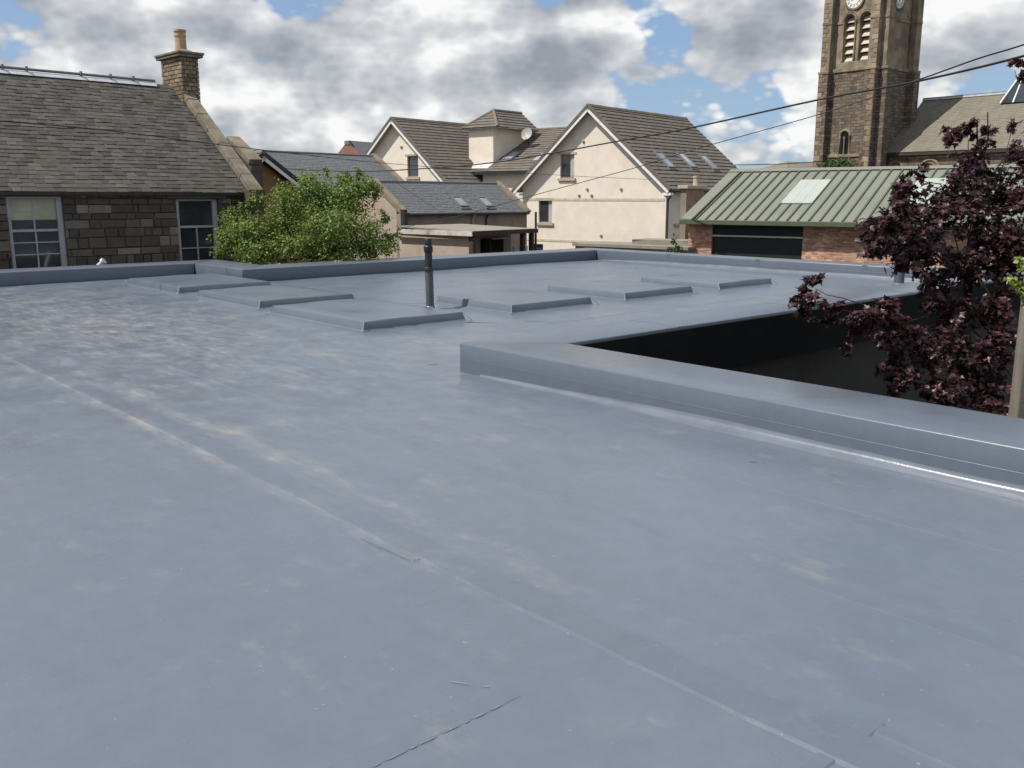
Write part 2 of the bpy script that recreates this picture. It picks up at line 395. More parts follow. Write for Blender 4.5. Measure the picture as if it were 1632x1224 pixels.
# ------------------------------------------------------------------ ground
def ground():
    g = MB().add([(-1500, -300, GZ), (1500, -300, GZ), (1500, 3500, GZ), (-1500, 3500, GZ)], [(0, 1, 2, 3)]).build('ground', M['asphalt'])
    tag(g, kind='structure')
ground()

# ------------------------------------------------------------------ the flat roofed building we stand on
RF = Frame(0, 0, 41.7)                                    # local x = u, y = v
def flat_roof():
    t = thing('flat_roof_building', 'flat grey membrane roof with low parapets filling the foreground', 'building', RF)
    ph = .27; w = .76
    xs = np.concatenate([np.arange(-4, 2.0, .17), np.arange(2.02, 6.0, .055), np.arange(6.05, 18.32, .17)]); ys = np.arange(-5, 20.6, .17)
    def und(x, y):
        z = .006 * math.sin(x * 1.3 + .6 * math.sin(y * .8)) + .005 * math.sin(y * 1.1 + x * .5) + .002 * math.sin(x * 5.1 + y * 2.3)
        z += .003 * math.sin(y * 6.3 + math.sin(x)) * max(0, 1 - abs(x - 3.8) / 2.5)
        z += .005 * math.exp(-((x - 2.80) / .09) ** 2) * (1 + .4 * math.sin(y * 1.7)) + .004 * math.exp(-((x - 3.62) / .10) ** 2) * (1 + .5 * math.sin(y * 1.1 + 1)) - .004 * math.exp(-((x - 4.5) / .12) ** 2)
        return z - .008
    # the L-shaped deck: everything but the courtyard (x > 5.5, y < 6.8)
    idx = {}; b = MB()
    for i, x in enumerate(xs):
        for j, y in enumerate(ys):
            idx[i, j] = len(b.v); b.v.append((x, y, und(x, y)))
    for i in range(len(xs) - 1):
        for j in range(len(ys) - 1):
            cx_, cy_ = (xs[i] + xs[i + 1]) / 2, ys[j] + .08
            if cx_ > 5.7 and cy_ < 6.5: continue
            if cx_ > 8.3 and cy_ > 17.5: continue
            b.f.append((idx[i, j], idx[i + 1, j], idx[i + 1, j + 1], idx[i, j + 1]))
    me = b.mesh('roof_deck', M['deck'])
    for p in me.polygons: p.use_smooth = True
    deck = link('roof_deck', me, t)
    # parapets: closed profiles, tops very slightly rounded
    def para(pts, off, h=ph, low=-.05):
        o = MB().prism([(x, y, low) for x, y in pts], (0, 0, h - low)).build('parapet', M['felt'], t, bevel=.014, smooth=True); return o
    a = 5.44; c1 = 6.87
    para([(a, -5), (a + w, -5), (a + w, c1 - w + .04), (a, c1)], 0)                               # front arm (mitred)
    para([(a + .004, c1 + .002), (a + w + .002, c1 - w + .044), (18.9, c1 - w + .044), (18.9, c1 + .002)], 0, ph + .002)   # courtyard far arm
    para([(18.3, c1 + .01), (18.95, c1 + .01), (18.95, 18.0), (18.3, 17.15)], 0, .25)             # back right
    para([(8.12, 17.1), (18.29, 17.1), (18.94, 18.02), (9.0, 18.02)], 0, .25)                     # back left
    para([(8.115, 17.12), (8.98, 18.03), (8.98, 20.3), (8.115, 19.4)], 0, .248)                   # return
    para([(-4, 19.42), (8.1, 19.42), (8.96, 20.32), (-4, 20.32)], 0, .25)                         # left run
    para([(-4, -5), (-3.4, -5), (-3.4, 19.4), (-4, 19.4)], 0, .25)
    # lower flashing lapped up the upstand, with its welded edge proud of the face
    def flash(x0, y0, x1, y1, n, h, z0=-.01):
        d = Vector((n[0], n[1], 0))
        p = [Vector((x0, y0, z0)), Vector((x0, y0, h)), Vector((x0, y0, h)) + d * .005, Vector((x0, y0, z0)) + d * .005]
        MB().prism(p, (x1 - x0, y1 - y0, 0)).build('upstand_flashing', M['felt'], t)
        MB().tube([(x0 + n[0] * .003, y0, h), (x1 + n[0] * .003, y1, h)], .0032, 6).build('flashing_edge', M['felt'], t, smooth=True)
    flash(a, -5, a, c1 - .02, (-1, 0), .125)
    flash(18.3, 7.0, 18.3, 17.1, (-1, 0), .12)
    # coved fillet at the foot of the front and the back right parapet
    def cove(x, y0, y1, r, n=6, step=.35):
        ysn = np.arange(y0, y1, step); b = MB(); k = n + 1
        for j, y in enumerate(ysn):
            rr = r * (1 + .10 * math.sin(y * 2.1) + .05 * math.sin(y * 5.3)) * min(1, .02 + (y1 - y) / 2.4)
            for i in range(k):
                q = math.pi / 2 * i / n
                b.v.append((x - .005 - rr * (1 - math.sin(q)) * 1.15 - (.012 if i == 0 else 0), y, (-.022 if i == 0 else -.004) + rr * .75 * (1 - math.cos(q))))
        for j in range(len(ysn) - 1):
            for i in range(n):
                b.f.append((j * k + i, j * k + i + 1, (j + 1) * k + i + 1, (j + 1) * k + i))
        me = b.mesh('cove_fillet', M['cove'])
        for p in me.polygons: p.use_smooth = True
        link('cove_fillet', me, t)
    cove(a, -5, c1 - .02, .085); cove(18.3, 7.1, 17.1, .085)
    for y in (-1.2,):
        MB().prism([(a - .002, y, .13), (a - .002, y, ph + .0015), (a + w + .002, y, ph + .0015), (a + w + .002, y, .0), (a + w - .01, y, .0), (a + w - .01, y, ph - .01), (a + .01, y, ph - .01), (a + .01, y, .13)], (0, .11, 0)).build('joint_strip', M['felt'], t)
    for x in (7.9, 10.6, 13.3, 16.0):
        MB().box(x, x + .11, c1 - w + .05, c1 - .02, ph - .01, ph + .004).build('joint_strip', M['felt'], t)
    for y in (9.4, 12.0, 14.6):
        MB().box(18.297, 18.9, y, y + .11, .125, .2525).build('joint_strip', M['felt'], t)
    # six raised panels: old rooflights sheeted over
    rp = [(6.28, 7.95, 15.72, 18.1), (6.32, 7.9, 12.78, 14.95), (6.2, 7.74, 9.74, 12.1), (8.8, 10.42, 9.88, 11.62), (11.3, 13.0, 9.92, 11.66), (13.85, 15.5, 9.92, 11.7)]
    for (x0, x1, y0, y1) in rp:
        b = MB(); k = 9; rows = []
        for gi in range(k):
            for gj in range(k):
                fx = (gi / (k - 1)); fy = (gj / (k - 1)); x = x0 + (x1 - x0) * fx; y = y0 + (y1 - y0) * fy
                b.v.append((x, y, .118 + .010 * math.sin(3 * x + 2 * y) * math.sin(math.pi * fx) + .010 * math.sin(math.pi * fx) * math.sin(math.pi * fy)))
        for gi in range(k - 1):
            for gj in range(k - 1): b.f.append((gi * k + gj, (gi + 1) * k + gj, (gi + 1) * k + gj + 1, gi * k + gj + 1))
        ring = [gi * k for gi in range(k)] + [(k - 1) * k + gj for gj in range(1, k)] + [gi * k + k - 1 for gi in range(k - 2, -1, -1)] + [gj for gj in range(k - 2, 0, -1)]
        cx_, cy_ = (x0 + x1) / 2, (y0 + y1) / 2
        prev = ring
        for (ins, z) in ((.006, .116), (.016, .104), (.040, .020), (.055, .006), (.11, -.003), (.15, -.02)):
            nxt = []
            for ii, q in enumerate(ring):
                x, y, _ = b.v[q]
                sx = -1 if x < x0 + 1e-6 else (1 if x > x1 - 1e-6 else 0); sy = -1 if y < y0 + 1e-6 else (1 if y > y1 - 1e-6 else 0)
                wob = 1 + .22 * math.sin(ii * 2.7 + x0)
                nxt.append(len(b.v)); b.v.append((x + sx * ins * wob, y + sy * ins * wob, z))
            for q in range(len(ring)): b.f.append((prev[q], nxt[q], nxt[(q + 1) % len(ring)], prev[(q + 1) % len(ring)]))
            prev = nxt
        me = b.mesh('raised_panel', M['felt'])
        for p in me.polygons: p.use_smooth = True
        me.set_sharp_from_angle(angle=R(28))
        o = link('raised_panel', me, t)
        # pleated corner dressings, their pale colour painted in for corner glints
        for cx2, cy2 in ((x0, y0), (x1, y0), (x0, y1)):
            bb = MB(); sgx = -1 if cx2 == x0 else 1; sgy = -1 if cy2 == y0 else 1
            bb.tube([(cx2 + sgx * .01, cy2 + sgy * .01, .118), (cx2 + sgx * .05, cy2 + sgy * .05, .07), (cx2 + sgx * .11, cy2 + sgy * .11, .008)], [.004, .005, .007], 6)
            bb.build('glint_pleat', M['felt_glint'], o, smooth=True)
    # welded laps between the sheets: thin strips of felt with feathered edges
    def lap(x0, y0, x1, y1, wd, th=.005, rag=.012, name='lap_seam', tone='lap'):
        d = Vector((x1 - x0, y1 - y0, 0)); ln = d.length; d.normalize(); s_ = Vector((-d.y, d.x, 0)); n = max(2, int(ln / .16)); b = MB()
        for i in range(n + 1):
            p = Vector((x0, y0, 0)) + d * (ln * i / n)
            w0 = wd / 2 + random.uniform(-rag, rag); w1 = wd / 2 + random.uniform(-rag, rag) * .5
            for o_, z in ((-w0 - .012, -.004), (-w0, th), (w1, th * .8), (w1 + .022, -.004)):
                q = p + s_ * o_; b.v.append((q.x, q.y, und(q.x, q.y) + z))
        for i in range(n):
            for k in range(3): b.f.append((i * 4 + k, i * 4 + k + 1, i * 4 + 5 + k, i * 4 + 4 + k))
        o = link(name, b.mesh(name, M[tone]), t)
    lap(2.45, -3.0, 2.45, 12.5, .17, .011, .014, tone='lap_main')
    lap(3.5, -3, 3.5, 19, .09, .003); lap(4.55, -3, 4.55, 19, .09, .003)
    lap(.3, 6.0, .3, 19, .09, .0036)
    for (x0, x1, y) in ((.6, 1.9, 2.13), (-3.3, 2.4, 8.4), (8.5, 18.2, 8.75), (8.2, 18.2, 13.6), (8.2, 18.2, 15.4)):
        lap(x0, y, x1, y, .08, .0024, .004)
    for (x0, y0, x1, y1) in ((2.62, .75, 2.62, 1.25), (2.2, 1.22, 2.66, 1.22)):
        lap(x0, y0, x1, y1, .05, .005, .003)
    # beads of bitumen along the welds, sun glints put into their pale colour
    def bead(x0, y0, x1, y1, rr=.0022):
        ln = math.hypot(x1 - x0, y1 - y0); d = 0; b = MB()
        while d < ln:
            l = random.uniform(.015, .09); e = min(d + l, ln); n = 4; pts = []
            for i in range(n + 1):
                f = (d + (e - d) * i / n) / ln; x = x0 + (x1 - x0) * f; y = y0 + (y1 - y0) * f
                pts.append((x + random.uniform(-.001, .001), y + random.uniform(-.001, .001), und(x, y) + .0026))
            b.tube(pts, [rr * .4, rr * random.uniform(.6, 1.1), rr, rr * .8, rr * .3], 5); d = e + random.uniform(.004, .05)
        tag(b.build('glint_bead', M['bead'], t, smooth=True), kind='stuff')
    bead(1.05, 2.085, 1.84, 2.085); bead(2.36, 1.35, 2.36, 1.9, .0013)
    bead(2.38, 1.32, 2.58, 1.20, .0018); bead(1.78, 2.32, 1.86, 2.2, .002)
    # small dark patches and drips
    for (px, py, sx, sy) in ((10, 578, .13, .03), (853, 511, .16, .04), (768, 513, .26, .025), (690, 580, .05, .02), (665, 482, .2, .025), (287, 533, .08, .025), (1200, 735, .03, .015)):
        k = (0 - EYE) / ray(px, py).z; P = ray(px, py) * k; x = P.x * RF.c + P.y * RF.s; y = -P.x * RF.s + P.y * RF.c
        b = MB(); n = 14
        pts = [(x + math.cos(q) * sx * random.uniform(.5, 1.15) * .74 + math.sin(q) * sy * .66, y - math.cos(q) * sx * .66 + math.sin(q) * sy * random.uniform(.7, 1.1) * .74) for q in [2 * math.pi * i / n for i in range(n)]]
        b.prism([(p[0], p[1], und(x, y) - .002) for p in pts], (0, 0, .0032)).build('felt_patch', M['patch'], t)
    # a lifted crack by the main lap
    for pts in ([(575, 856), (610, 872), (640, 885), (658, 892)], [(658, 892), (680, 884), (712, 881)], [(1228, 1156), (1290, 1161), (1340, 1167)]):
        q = []
        for (px, py) in pts:
            k = -EYE / ray(px, py).z; P = ray(px, py) * k; q.append((P.x * RF.c + P.y * RF.s, -P.x * RF.s + P.y * RF.c, 0))
        q = [(x, y, und(x, y) + .005) for x, y, z in q]
        fine = []
        for i in range(len(q) - 1):
            for k in range(6): fine.append(Vector(q[i]).lerp(Vector(q[i + 1]), k / 6) + Vector((random.uniform(-.004, .004), random.uniform(-.004, .004), 0)))
        MB().tube(fine, .0011, 5).build('lap_edge', M['patch'], t)
    # walls below
    def wall(x0, x1, y0, y1, m='wall_dark'): MB().box(x0, x1, y0, y1, GZ, -.06).build('wall', M[m], t)
    wall(a + .1, a + w - .06, -5, c1 - w - .02); wall(a + .12, 18.85, c1 - w + .12, c1 - .05)
    wall(18.35, 18.88, c1, 17.95); wall(9.0, 18.34, 17.4, 17.94); wall(8.4, 8.9, 17.95, 20.2); wall(-4, 8.39, 19.7, 20.22)
    # metal fascia under the courtyard edge
    MB().box(a + w + .03, 18.9, c1 - w + .005, c1 - w + .04, -.30, ph - .03).build('fascia', M['fascia_dark'], t)
    MB().box(a + w - .05, a + w - .01, -5, c1 - w, -.32, -.05).build('fascia', M['black'], t)
    return t
M['felt_glint'] = mat('glossy bitumen with painted glint', (.26, .28, .31), .16, .2, 10, .8)  # base lightened beyond bitumen so the glints are in the colour
M['bead'] = mat('weld bead with painted glint', (.27, .29, .32), .2, .1, 10, .7)  # pale base colour stands in for glints on the beads
M['fascia_dark'] = mat('matt black fascia', (.014, .014, .014), .9, .1, 3, .08)
M['cove'] = mat('glossy coved membrane', (.140, .158, .190), .24, .12, 3, .5, .15, 14, .01)
M['patch'] = mat('dark bitumen patch', (.088, .102, .128), .42, .2, 12, .4)
flat_roof()
court = MB().add([(5.6, -6, GZ + .02), (18.4, -6, GZ + .02), (18.4, 6.3, GZ + .02), (5.6, 6.3, GZ + .02)], [(0, 1, 2, 3)]).build('courtyard_paving', M['court'])
court.location = (RF.X, RF.Y, 0); court.rotation_euler = (0, 0, RF.a); tag(court, kind='structure')

def vents():
    p = RF.world((8.28, 11.16, 0))
    t = thing('vent_pipe', 'tall black soil vent pipe standing beside the raised roof panels', 'vent pipe', loc=p)
    MB().lathe([(.062, .0), (.062, .56)], n=18).build('lower_pipe', M['pipe_grey'], t, smooth=True)
    MB().lathe([(.085, .0), (.08, .02), (.066, .035)], n=18).build('base_collar', M['felt'], t, smooth=True)
    MB().lathe([(.064, .56), (.076, .565), (.078, .60), (.066, .62)], n=18).build('joint_socket', M['black'], t, smooth=True)
    MB().lathe([(.055, .60), (.055, .84)], n=18).build('upper_pipe', M['black'], t, smooth=True)
    MB().lathe([(.058, .835), (.068, .85), (.068, .925), (.055, .94)], n=18).build('connector', M['black'], t, smooth=True)
    MB().lathe([(.050, .93), (.050, .965), (.058, .967), (.058, 1.035), (.052, 1.045)], n=18).build('cap', M['black'], t, smooth=True)
    t.rotation_euler = (0, R(-.8), 0)
    p = RF.world((16.3, 7.75, 0))
    t = thing('vent_pipe', 'short grey capped vent stub near the maple behind the courtyard edge', 'vent pipe', loc=p)
    MB().lathe([(.088, 0), (.088, .34)], n=18).build('pipe', M['pipe_grey'], t, smooth=True)
    MB().lathe([(.12, -.01), (.12, .10), (.092, .13)], n=18).build('base_collar', M['felt'], t, smooth=True)
    MB().lathe([(.09, .335), (.10, .34), (.10, .375), (.07, .39)], n=18).build('cap', M['pipe_grey'], t, smooth=True)
M['pipe_grey'] = mat('bitumen painted pipe', (.085, .095, .115), .42, .15, 9, .45)
vents()

# ------------------------------------------------------------------ shared building pieces
def block_mesh(name, m, ch=.07):
    """unit block, front at y = -1, chamfered front edges (shared by all stones)"""
    b = MB(); h = .5; i = .5 - ch
    b.add([(-h, 0, -h), (h, 0, -h), (h, 0, h), (-h, 0, h), (-h, -.7, -h), (h, -.7, -h), (h, -.7, h), (-h, -.7, h), (-i, -1, -i), (i, -1, -i), (i, -1, i), (-i, -1, i)],
          [(0, 1, 2, 3), (0, 1, 5, 4), (1, 2, 6, 5), (2, 3, 7, 6), (3, 0, 4, 7), (4, 5, 9, 8), (5, 6, 10, 9), (6, 7, 11, 10), (7, 4, 8, 11), (8, 9, 10, 11)])
    return b.mesh(name, m)

def course(length, depth, th, seg=.33, jit=.006):
    """one course of roof covering: a wedge strip, lower edge proud, broken into slightly uneven pieces"""
    b = MB(); n = max(1, round(length / seg))
    for i in range(n):
        x0 = length * i / n; x1 = length * (i + 1) / n - .003; j = random.uniform(-jit, jit); k = random.uniform(-jit, jit)
        b.add([(x0, k, -.02), (x1, k, -.02), (x1, depth * 1.12, -.02), (x0, depth * 1.12, -.02), (x0, k, th + j), (x1, k, th + j * .6), (x1, depth * 1.12, .006), (x0, depth * 1.12, .006)],
              [(0, 3, 2, 1), (4, 5, 6, 7), (0, 1, 5, 4), (1, 2, 6, 5), (2, 3, 7, 6), (3, 0, 4, 7)])
    return b
def slope(parent, o, xdir, up, length, run, n, th, m, name='tile_course', seg=.33, sub=None):
    """n courses laid from eave point o along xdir, climbing along up (unit vectors in the parent's frame)"""
    xdir = Vector(xdir).normalized(); up = Vector(up).normalized(); nz = xdir.cross(up)
    mt = Matrix((xdir, up, nz)).transposed().to_4x4()
    meshes = [course(length, run / n, th, seg).mesh(name, m) for _ in range(min(3, n))]
    q = mt.to_euler()
    for i in range(n):
        link(name, meshes[i % len(meshes)], parent, Vector(o) + up * (run / n * i), q)
def skylight(parent, o, xdir, up, x, d, w, h, glass='glass_sky', name='skylight'):
    xdir = Vector(xdir).normalized(); up = Vector(up).normalized(); nz = xdir.cross(up)
    q = Matrix((xdir, up, nz)).transposed().to_4x4().to_euler()
    b = MB()
    for (x0, x1, y0, y1) in ((-w / 2, w / 2, 0, .07), (-w / 2, w / 2, h - .07, h), (-w / 2, -w / 2 + .06, .07, h - .07), (w / 2 - .06, w / 2, .07, h - .07)): b.box(x0, x1, y0, y1, 0, .11)
    s = b.build(name, M['skyframe'], parent, loc=Vector(o) + xdir * x + up * d, rot=q)
    MB().box(-w / 2 + .06, w / 2 - .06, .07, h - .07, .03, .075).build('pane', M[glass], s)
    MB().box(-w / 2 - .06, w / 2 + .06, -.14, -.003, .0, .05).build('apron', M['skyframe'], s)
M['skyframe'] = mat('grey roof window frame', (.17, .17, .17), .5, .1, 5, .4)

def cut(o, boxes):
    """cut box-shaped openings (x0,x1,y0,y1,z0,z1 in the wall's own frame) right through a wall mesh"""
    b = MB()
    for q in boxes: b.box(*q)
    tmp = bpy.data.objects.new('opening', b.mesh('opening', o.data.materials[0])); w = bpy.data.objects.new('opening_wall', o.data)
    COL.objects.link(tmp); COL.objects.link(w)
    md = w.modifiers.new('b', 'BOOLEAN'); md.object = tmp; md.operation = 'DIFFERENCE'; md.solver = 'EXACT'
    dg = bpy.context.evaluated_depsgraph_get()
    me = bpy.data.meshes.new_from_object(w.evaluated_get(dg)); me.name = o.data.name
    bpy.data.objects.remove(w); bpy.data.objects.remove(tmp); o.data = me
def window(parent, x, y, z, w, h, wallaxis='x', sill=True, lintel=True, kind='plain'):
    """a window in a wall whose outer face is local x = x (axis x) or y = y (axis y); position is its lower corner"""
    def bx(b, a0, a1, d0, d1, z0, z1):
        return b.box(d0 + x, d1 + x, a0 + y, a1 + y, z0 + z, z1 + z) if wallaxis == 'x' else b.box(a0 + x, a1 + x, d0 + y, d1 + y, z0 + z, z1 + z)
    b = MB(); fw = .06; rc = .10
    for r_ in ((0, fw, 0, h), (w - fw, w, 0, h), (fw, w - fw, 0, fw), (fw, w - fw, h - fw, h)): bx(b, r_[0], r_[1], rc, rc + .06, r_[2], r_[3])
    o = b.build('window', M['winframe'], parent)
    b = MB(); bx(b, fw, w - fw, rc + .025, rc + .04, fw, h - fw); b.build('pane', M['glass'], o)
    if kind == 'curtain':
        b = MB(); bx(b, fw, w * .34, rc + .012, rc + .022, fw, h - fw); b.build('curtain', M['curtain'], o)
    if sill: b = MB(); bx(b, -.12, w + .12, -.10, -.002, -.15, -.003); b.build('sill', M['trim_stone'], o)
    if lintel: b = MB(); bx(b, -.16, w + .2, -.025, -.002, h + .003, h + .12); b.build('lintel', M['trim_stone'], o)
    return o
M['winframe'] = mat('dark brown window frame', (.20, .165, .13), .6, .1, 6, .3)

# ------------------------------------------------------------------ stone cottage on the left
def cottage():
    F = fr(405, 24, 45)
    t = thing('stone_cottage', 'old brown stone cottage with mossy slate roof and one chimney, at left', 'house', F)
    LEN = 9.6; half = 3.6; ze = 1.86; zr = 4.62; ov = .16
    wins = [(-5.84, -4.70, -.55, 1.66), (-2.07, -1.0, -.55, 1.60)]
    # core wall with window openings cut as separate blocks of backing masonry
    b = MB(); xs = [-LEN, wins[0][0], wins[0][1], wins[1][0], wins[1][1], 0]
    for i in (0, 2, 4): b.box(xs[i], xs[i + 1], .06, .5, GZ, ze - .02)
    for (x0, x1, z0, z1) in wins: b.box(x0, x1, .06, .5, GZ, z0); b.box(x0, x1, .06, .5, z1, ze - .02)
    b.build('wall_core', M['mortar'], t)
    p = math.atan2(zr - ze, half)
    MB().prism([(-.4, .51, GZ), (-.4, .51, ze - .05), (-.4, half, zr - .12), (-.4, 2 * half, ze - .1), (-.4, 2 * half, GZ)], (.4, 0, 0)).build('gable_wall', M['mortar'], t)
    MB().box(-LEN, -.41, 2 * half - .4, 2 * half, GZ, ze - .12).build('rear_wall', M['mortar'], t)
    # facing stones
    blk = [block_mesh('stone', M['stone'], ch) for ch in (.05, .08, .06)]
    z = -.75
    while z < ze - .06:
        h = random.choice((.14, .17, .20, .22, .25)); h = min(h, ze - .03 - z) if ze - .03 - z - h > .12 else ze - .03 - z
        x = -LEN + random.uniform(0, .3) + (3.0)
        while x < -.02:
            w = random.uniform(.22, .60) if random.random() < .8 else random.uniform(.12, .22)
            x1 = min(x + w, 0)
            if -x1 < .15: x1 = 0
            seg = [(x, x1)]
            for (a0, a1, z0, z1) in wins:
                if z + h > z0 + .02 and z < z1 - .02:
                    ns = []
                    for (s0, s1) in seg:
                        if s1 <= a0 or s0 >= a1: ns.append((s0, s1))
                        else:
                            if s0 < a0 - .02: ns.append((s0, a0))
                            if s1 > a1 + .02: ns.append((a1, s1))
                    seg = ns
            for (s0, s1) in seg:
                if s1 - s0 > .06:
                    link('stone', random.choice(blk), t, ((s0 + s1) / 2, .062, z + h / 2), (0, random.uniform(-.012, .012), random.uniform(-.008, .008)), (s1 - s0 - random.uniform(.004, .03), random.uniform(.035, .06), h - random.uniform(.004, .03)))
            x = x1
        z += h
    # dressed window margins
    for (x0, x1, z0, z1) in wins:
        link('lintel_stone', blk[0], t, ((x0 + x1) / 2, .055, z1 + .11), (0, 0, 0), (x1 - x0 + .5, .10, .2)) if z1 + .2 < ze else None
        # sash window
        b = MB(); fw = .075; y0, y1 = .09, .17
        for r_ in ((x0, x0 + fw, z0, z1), (x1 - fw - .04, x1, z0, z1), (x0 + fw, x1 - fw - .04, z1 - fw * .6, z1), (x0 + fw, x1 - fw - .04, z0, z0 + fw)): b.box(r_[0], r_[1], y0, y1, r_[2], r_[3])
        o = b.build('sash_window', M['grey_frame'], t)
        zm = .93
        for nm, (a0, a1, c0, c1, d) in (('meeting_rail', (x0 + fw, x1 - fw - .04, zm - .025, zm + .03, .012)), ('glazing_bar', ((x0 + x1) / 2 - .035, (x0 + x1) / 2 - .003, z0 + fw, zm - .025, .03)),
                                        ('glazing_bar', ((x0 + x1) / 2 - .035, (x0 + x1) / 2 - .003, zm + .03, z1 - fw * .6, .05)), ('glazing_bar', (x0 + fw, x1 - fw - .04, .66, .685, .034)), ('glazing_bar', (x0 + fw, x1 - fw - .04, .40, .425, .034)),
                                        ('glazing_bar', (x0 + fw, x1 - fw - .04, 1.32, 1.342, .054))):
            if x0 > -3 and c0 in (1.32, .66, zm + .03): continue
            MB().box(a0, a1, y0 + d, y0 + d + .03, c0, c1).build(nm, M['grey_frame'], o)
        MB().box(x0 + fw, x1 - fw - .04, .16, .168, z0 + fw, z1 - fw * .6).build('pane', M['glass'], o)
        if x0 < -3: MB().box(x0 + fw + .003, x1 - fw - .043, .148, .156, 1.16, z1 - fw * .6 - .003).build('blind', M['blind'], o)
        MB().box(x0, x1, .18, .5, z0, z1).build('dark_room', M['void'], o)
    # roof: timber deck, slates, ridge, skews
    up = Vector((0, math.cos(p), math.sin(p))); run = (half + ov) / math.cos(p)
    o0 = Vector((-LEN, -ov, ze - ov * math.tan(p) + .02))
    nrm = Vector((0, -math.sin(p), math.cos(p)))
    b = MB(); b.prism([o0 - nrm * .09, o0, o0 + up * run, Vector((-LEN, 2 * half + ov, o0.z)), Vector((-LEN, 2 * half + ov, o0.z - .09)), o0 + up * run - Vector((0, 0, .11))], (LEN - .05, 0, 0))
    roof = b.build('roof', M['mortar'], t)
    MB().box(-LEN, -.02, -.05, .05, ze - .09, ze - .005).build('eaves_course', M['stone'], t)
    ncs = 31; ex = run / ncs
    unit = []
    for k in range(4):
        b = MB(); j = [random.uniform(-.05, .05) for _ in range(4)]
        b.add([(0, j[0], .0), (1, j[1], .0), (1, 1.3, -.2), (0, 1.3, -.2), (0.02, j[0], 1), (.98, j[1], .85 + j[2]), (1, 1.3, .1), (0, 1.3, .1)], [(0, 3, 2, 1), (4, 5, 6, 7), (0, 1, 5, 4), (1, 2, 6, 5), (2, 3, 7, 6), (3, 0, 4, 7)])
        unit.append(b.mesh('slate', M['slate_old']))
    allsl = []
    for i in range(ncs):
        x = -LEN + random.uniform(-.2, 0)
        sag = lambda xx: .015 * math.sin(xx * 1.7) + .01 * math.sin(xx * .6 + i * .2)
        while x < -.30:
            w = random.uniform(.15, .32) * (1.15 - .3 * i / ncs); x1 = min(x + w, -.26)
            if x1 > -7.4: allsl.append((x, x1 - .006, i, random.uniform(-.012, .012), random.uniform(.010, .024), sag(x)))
            x = x + w
    def spot(s): return o0 + up * (ex * s[2] + s[3]) + Vector((s[0] + LEN, 0, 0)) + nrm * (.004 + s[5] * .5)
    allsl.sort(key=lambda s: (F.world(spot(s)) - Vector((0, 0, EYE))).length)
    rest = MB(); rx = Matrix.Rotation(p, 3, 'X')
    for k, s in enumerate(allsl):
        u_ = unit[k % 4]; scl = (s[1] - s[0], ex, s[4]); L0 = spot(s)
        if k < 300: link('slate', u_, roof, L0, (p, 0, 0), scl)
        else: rest.add([L0 + rx @ Vector((v.co.x * scl[0], v.co.y * scl[1], v.co.z * scl[2])) for v in u_.vertices], [tuple(q.vertices) for q in u_.polygons])
    tag(rest.build('slate_field', M['slate_old'], roof), kind='stuff')
    # ridge flashing with conduit and clips
    rz = zr + .07
    b = MB(); b.prism([(-LEN, half - .13, rz - .10), (-LEN, half - .04, rz + .0), (-LEN, half + .04, rz + .0), (-LEN, half + .13, rz - .10), (-LEN, half, rz - .05)], (LEN - .75, 0, 0))
    b.build('ridge_flashing', M['lead'], roof)
    MB().tube([(-LEN, half, rz + .06), (-.75, half, rz + .05)], .035, 8).build('ridge_roll', M['iron_grey'], roof, smooth=True)
    for x in (-5.6, -4.55, -4.0, -2.7, -1.95, -1.35):
        MB().box(x - .02, x + .02, half - .06, half + .04, rz - .02, rz + .12).build('ridge_clip', M['iron_grey'], roof)
    # skews (coping along the gable)
    q0 = Vector((0, -.30, ze - .30 * math.tan(p) + .06)); skl = (half + .1) / math.cos(p)
    n = 7
    for i in range(n):
        a = q0 + up * (skl * i / n); e = q0 + up * (skl * (i + 1) / n - .012); hh = .17 + random.uniform(-.012, .012)
        MB().prism([(-.27, a.y, a.z), (-.27, e.y, e.z), (.05, e.y, e.z), (.05, a.y, a.z)], nrm * hh).build('skew_stone', M['skew'], t, bevel=.015)
    MB().box(-.36, .09, -.42, .06, ze - .45, ze - .02).build('skewputt', M['stone'], t, bevel=.02)
    # chimney on the gable head
    y0 = 2.95; y1 = 4.15
    xl = F.hit(289, 110, 1, y0)[0]; xr = F.hit(317, 110, 1, y0)[0]
    zt = F.hit(289, 90, 1, y0)[2]; zb = zr - 1.1
    c = MB().box(xl + .03, xr - .03, y0 + .03, y1 - .03, zb, zt).build('chimney', M['mortar'], t)
    bk = [block_mesh('brick', M['chimney_brick'], .06), block_mesh('brick', M['chimney_brick'], .09)]
    nrow = 17; hr = (zt - zb) / nrow
    for r_ in range(nrow):
        z = zb + hr * (r_ + .5)
        if z < 3.75: continue
        for (ax, s0, s1) in (('x', y0, y1), ('y', xl, xr)):
            nb = 4 if ax == 'x' else 3
            bw = (s1 - s0) / nb; off = (r_ % 2) * bw / 2; s = s0 - off
            while s < s1 - .01:
                a0, a1 = max(s, s0), min(s + bw, s1); s += bw
                if a1 - a0 < .05: continue
                if ax == 'x': link('brick', random.choice(bk), c, (xl + .03, (a0 + a1) / 2, z), (0, 0, -math.pi / 2), (a1 - a0 - .014, .035 + random.uniform(-.006, .008), hr - .013))
                else: link('brick', random.choice(bk), c, ((a0 + a1) / 2, y0 + .03, z), (0, 0, 0), (a1 - a0 - .014, .035 + random.uniform(-.006, .008), hr - .013))
    MB().box(xl - .10, xr + .10, y0 - .10, y1 + .10, zt + .003, zt + .07).build('cap', M['skew'], c, bevel=.015)
    b = MB(); b.box(xl - .13, xr + .13, y0 - .13, y1 + .13, zt + .073, zt + .14)
    b.build('cap', M['skew'], c, bevel=.02)
